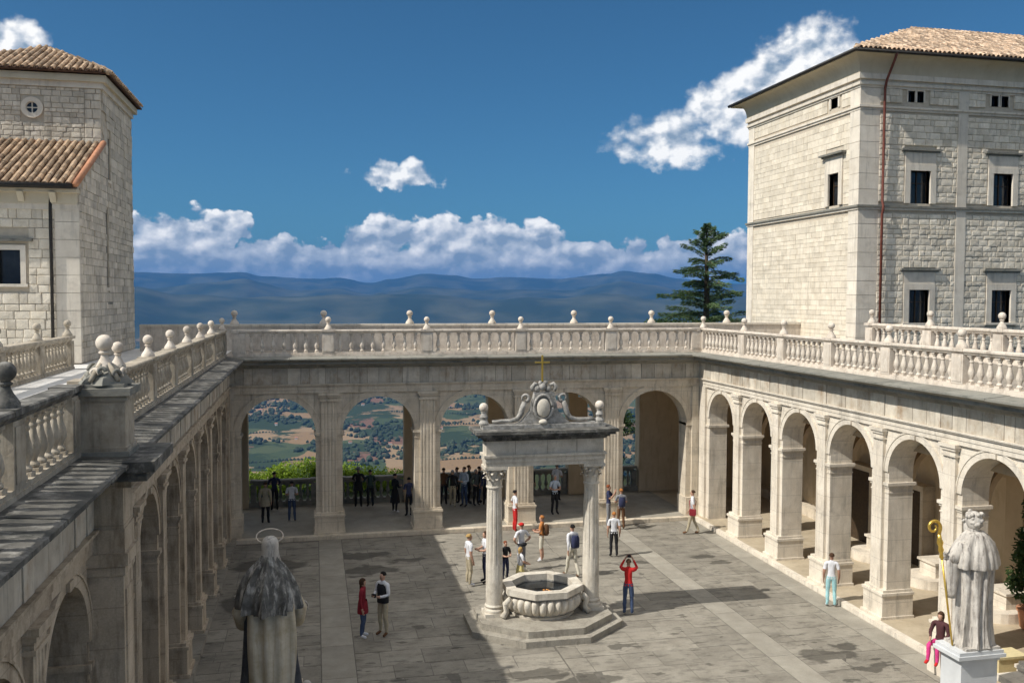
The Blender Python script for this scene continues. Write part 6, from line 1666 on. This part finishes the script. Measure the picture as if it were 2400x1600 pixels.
def shrubs():
    rng = random.Random(9)
    spots = [(-3.2, 46.6, 1.15, 0), (-1.6, 46.9, 1.40, 0), (0.0, 46.6, 1.45, 0), (1.6, 46.8, 1.10, 0), (3.2, 46.7, 1.05, 0), (4.9, 46.9, 0.95, 0), (15.6, 47.5, 2.0, 1), (17.2, 49.5, 3.4, 1)]
    words = ['leftmost', 'second', 'third', 'fourth', 'fifth', 'sixth']
    for k, (x, y, h, kind) in enumerate(spots):
        lab = ('%s of the yellow-green shrubs behind the loggia railing' % words[k]) if not kind else ('low dark bush beyond the last loggia opening' if k == 6 else 'taller green bush beyond the last loggia opening')
        t = thing('shrub', (x, y, -0.3), lab, 'shrub', 'shrubs outside the far loggia')
        mb = MB()
        for q in range(11):
            a, r = rng.uniform(0, 2*PI), rng.uniform(0, .70)
            leaf_cloud(mb, (x + r*math.cos(a)*1.2, y + r*math.sin(a), h - .45 - rng.uniform(0, .9)), (.85, .55, .48), 260, .085, rng)
        part('crown', mb, M_LEAF_D if kind else M_LEAF_Y, t, recalc=False)
        mb = MB(); mb.tube([(x, y, -.4), (x + .05, y, 0.2), (x, y + .05, h - .6)], [.06, .05, .02], 7)
        for q in range(5): mb.tube([(x, y, -.3 + q*.2), (x + rng.uniform(-.5, .5), y + rng.uniform(-.4, .4), h - .5)], [.03, .01], 5)
        part('stem', mb, M_BARK, t)
shrubs()

def conifer(name, label, x, y, zb, h, rmax, seed, tiers=21, group=None):
    rng = random.Random(seed)
    t = thing(name, (x, y, zb), label, 'tree', group)
    mb = MB(); mb.tube([(x, y, zb - 2), (x + .05, y, zb + h*.4), (x - .03, y, zb + h*.75), (x, y, zb + h)], [.28, .20, .10, .02], 9); part('trunk', mb, M_BARK, t, smooth=True)
    mbb = MB(); mbl = MB()
    for i in range(tiers):
        f = i/(tiers - 1); z = zb + h*(.06 + .92*f)
        n = rng.choice((3, 4, 5))
        for k in range(n):
            a = 2*PI*k/n + rng.uniform(-.5, .5) + i*1.1
            L_ = rmax*(1 - f)**.75*rng.uniform(.35, 1.25) + .22
            rise = rng.uniform(-.22, .38) if f < .7 else rng.uniform(.2, .7)
            tip = Vector((x + math.cos(a)*L_, y + math.sin(a)*L_, z + rise*L_ - .06*L_)); base = Vector((x, y, z)); midp = base.lerp(tip, .55) + Vector((0, 0, .07*L_))
            mbb.tube([tuple(base), tuple(midp), tuple(tip)], [.04, .025, .008], 5)
            m_ = int(40 + 80*L_)
            for q in range(m_):
                s = rng.uniform(.12, 1.03); p = base.lerp(midp, s*2) if s < .5 else midp.lerp(tip, (s - .5)*2)
                wd = .30*L_*(1 - abs(s - .5))*.45 + .08
                d = Vector((-math.sin(a), math.cos(a), 0))*rng.uniform(-1, 1)*wd
                p = p + d + Vector((0, 0, rng.uniform(-.22, .10)))
                dirv = (Vector((math.cos(a), math.sin(a), 0)) + d*2.2/max(wd, .1)*.4 + Vector((0, 0, rng.uniform(-.5, .3)))).normalized()
                sd_ = dirv.cross(Vector((0, 0, 1))).normalized()
                ll = rng.uniform(.09, .20); ww = .022
                i0 = [mbl.add(tuple(p - dirv*ll)), mbl.add(tuple(p + sd_*ww)), mbl.add(tuple(p + dirv*ll)), mbl.add(tuple(p - sd_*ww))]
                mbl.face(*i0)
                up = Vector((0, 0, 1)); i1 = [mbl.add(tuple(p - dirv*ll*.8)), mbl.add(tuple(p + up*ww)), mbl.add(tuple(p + dirv*ll*.8)), mbl.add(tuple(p - up*ww))]
                mbl.face(*i1)
    part('branches', mbb, M_BARK, t); part('crown', mbl, M_NEEDLE, t, recalc=False)
conifer('cedar_tree', 'young dark green cedar rising behind the terrace left of the palace', 27.35, 60.0, 7.0, 7.9, 3.4, 5)
def hedge():
    rng = random.Random(12); mb = MB()
    for k in range(16): leaf_cloud(mb, (22.6 + k*.30, 58.5 + rng.uniform(-.3, .3), 7.85 + rng.uniform(-.12, .10)), (.45, .5, .38), 110, .10, rng)
    t = thing('hedge', (24.8, 58.5, 7.0), 'low dark hedge at the foot of the cedar', 'hedge'); part('crown', mb, M_LEAF_D, t, recalc=False)
    mb = MB()
    for k in range(8): mb.tube([(22.7 + k*.6, 58.5, 4.0), (22.7 + k*.6, 58.5, 7.9)], .05, 5)
    part('stem', mb, M_BARK, t)
hedge()

def pot_plant():
    x, y = 17.35, 18.55; rng = random.Random(19)
    x, y = 20.1, 21.75
    t = thing('potted_tree', (x, y, LOG_Z), 'dark potted evergreen at the right edge under the arcade', 'plant')
    mb = MB(); mb.lathe([(.26, 0), (.30, .05), (.36, .50), (.40, .52), (.40, .60), (.34, .60)], 18, (x, y, LOG_Z)); part('pot', mb, M_TERRACOTTA, t, smooth=True, angle=40)
    mb = MB(); mb.tube([(x, y, LOG_Z + .5), (x, y, LOG_Z + 3.6)], [.06, .02], 7); part('stem', mb, M_BARK, t)
    mb = MB()
    for k in range(14):
        a = rng.uniform(0, 2*PI); f = k/13
        leaf_cloud(mb, (x + .35*(1 - f)*math.cos(a), y + .35*(1 - f)*math.sin(a), LOG_Z + 1.1 + 2.7*f), (.58*(1 - .6*f), .58*(1 - .6*f), .42), 220, .10, rng, lo=.1)
    part('crown', mb, M_LEAF_D, t, recalc=False)
pot_plant()

# balustrade of the far loggia, dark against the valley
for i, (a, b, lab) in enumerate(((-2.85, 0.10, 'dark loggia railing in the leftmost arch'), (1.06, 4.05, 'dark loggia railing in the second arch'), (5.0, 8.0, 'dark loggia railing in the third arch'), (8.95, 11.95, 'dark loggia railing in the fourth arch'), (12.9, 15.5, 'dark loggia railing in the last narrow opening'))):
    balustrade('loggia_railing', lab, frame(0, 41.9, (1, 0), (0, -1)), 0, [a + .15, b - .15], M_LICHEN2, z0=LOG_Z + 0.10, spacing=0.30, fin=False, h=1.12, wid=0.12, group='railings of the far loggia')

# ------------------------------------------------------------------ valley: woods and farmhouses
def valley():
    rng = random.Random(101)
    # clumped trees, far below: too small to tell apart
    V, F = [], []
    def blob(x, y, r):
        z = ground_z(x, y); b = len(V)
        n = 6
        hgt = r*rng.uniform(1.1, 1.7)
        for zz, rr in ((0, .75), (hgt*.5, 1.0), (hgt*.9, .55)):
            for k in range(n):
                a = 2*PI*k/n + rng.uniform(-.3, .3); q = r*rr*rng.uniform(.75, 1.2); V.append((x + q*math.cos(a), y + q*math.sin(a), z + zz - 1))
        V.append((x, y, z + hgt*1.08))
        for i in range(2):
            for k in range(n): F.append((b + i*n + k, b + i*n + (k+1) % n, b + (i+1)*n + (k+1) % n, b + (i+1)*n + k))
        for k in range(n): F.append((b + 2*n + k, b + 2*n + (k+1) % n, b + 3*n))
    cnt = 0
    while cnt < 4200:
        az = math.radians(rng.uniform(-9, 27)); R = rng.uniform(2000, 6200)
        x, y = R*math.sin(az), R*math.cos(az)
        d = noise.noise(Vector((x/420, y/420, 3.3))) + .6*noise.noise(Vector((x/150, y/150, 7.7)))
        if d > 0.16 or rng.random() < .012:
            blob(x, y, rng.uniform(4.0, 12)); cnt += 1
    # hedgerows
    for _ in range(60):
        az = math.radians(rng.uniform(-9, 27)); R = rng.uniform(2100, 5600); x, y = R*math.sin(az), R*math.cos(az); a = rng.uniform(-.5, .5) + (PI/2 if rng.random() < .35 else 0)
        for k in range(rng.randint(12, 34)): blob(x + math.cos(a)*k*11, y + math.sin(a)*k*11, rng.uniform(3.5, 6))
    me = bpy.data.meshes.new('woodland'); me.from_pydata(V, [], F); me.materials.append(mat('wood_canopy', (0.022, 0.036, 0.02), (0.050, 0.066, 0.034), 0.02, bump=0, rnd=0.3)); me.update()
    o = link('woodland', me); tag(o, 'scattered woods and hedgerows on the valley floor', 'trees', kind='stuff')
    wl = mat('farm_wall', (0.62, 0.58, 0.50), (0.72, 0.69, 0.62), 0.2, bump=0, rnd=.1); rf = mat('farm_roof', (0.32, 0.14, 0.09), (0.42, 0.20, 0.13), 0.2, bump=0, rnd=.2)
    seen = [(-3.2, 3950, 'upper', 'leftmost'), (-2.3, 3480, 'middle', 'leftmost'), (-1.1, 3120, 'lowest', 'leftmost'), (3.0, 4050, 'upper', 'second'), (2.2, 3000, 'lowest left', 'second'), (3.9, 3320, 'middle', 'second'), (4.7, 2960, 'lowest right', 'second'), (8.5, 3950, 'upper', 'third'), (7.3, 3620, 'middle', 'third'), (7.9, 3250, 'lowest', 'third')]
    for k, (azd, R, pos, arch) in enumerate(seen):
        az = math.radians(azd); x, y = R*math.sin(az), R*math.cos(az); z = ground_z(x, y) - .5
        w, d, h = rng.uniform(9, 17), rng.uniform(8, 11), rng.uniform(5, 8)
        t = thing('farmhouse', (x, y, z), '%s pale farmhouse in the valley seen through the %s arch' % (pos, arch), 'house', 'farmhouses in the valley')
        mb = MB(); mb.box((x - w/2, y - d/2, z), (x + w/2, y + d/2, z + h)); part('wall', mb, wl, t)
        mb = MB(); mb.prism([(-d/2 - .6, h), (d/2 + .6, h), (0, h + d*.28)], x - w/2 - .5, x + w/2 + .5, lambda q, s: (s, y + q[0], z + q[1])); part('roof', mb, rf, t)
valley()
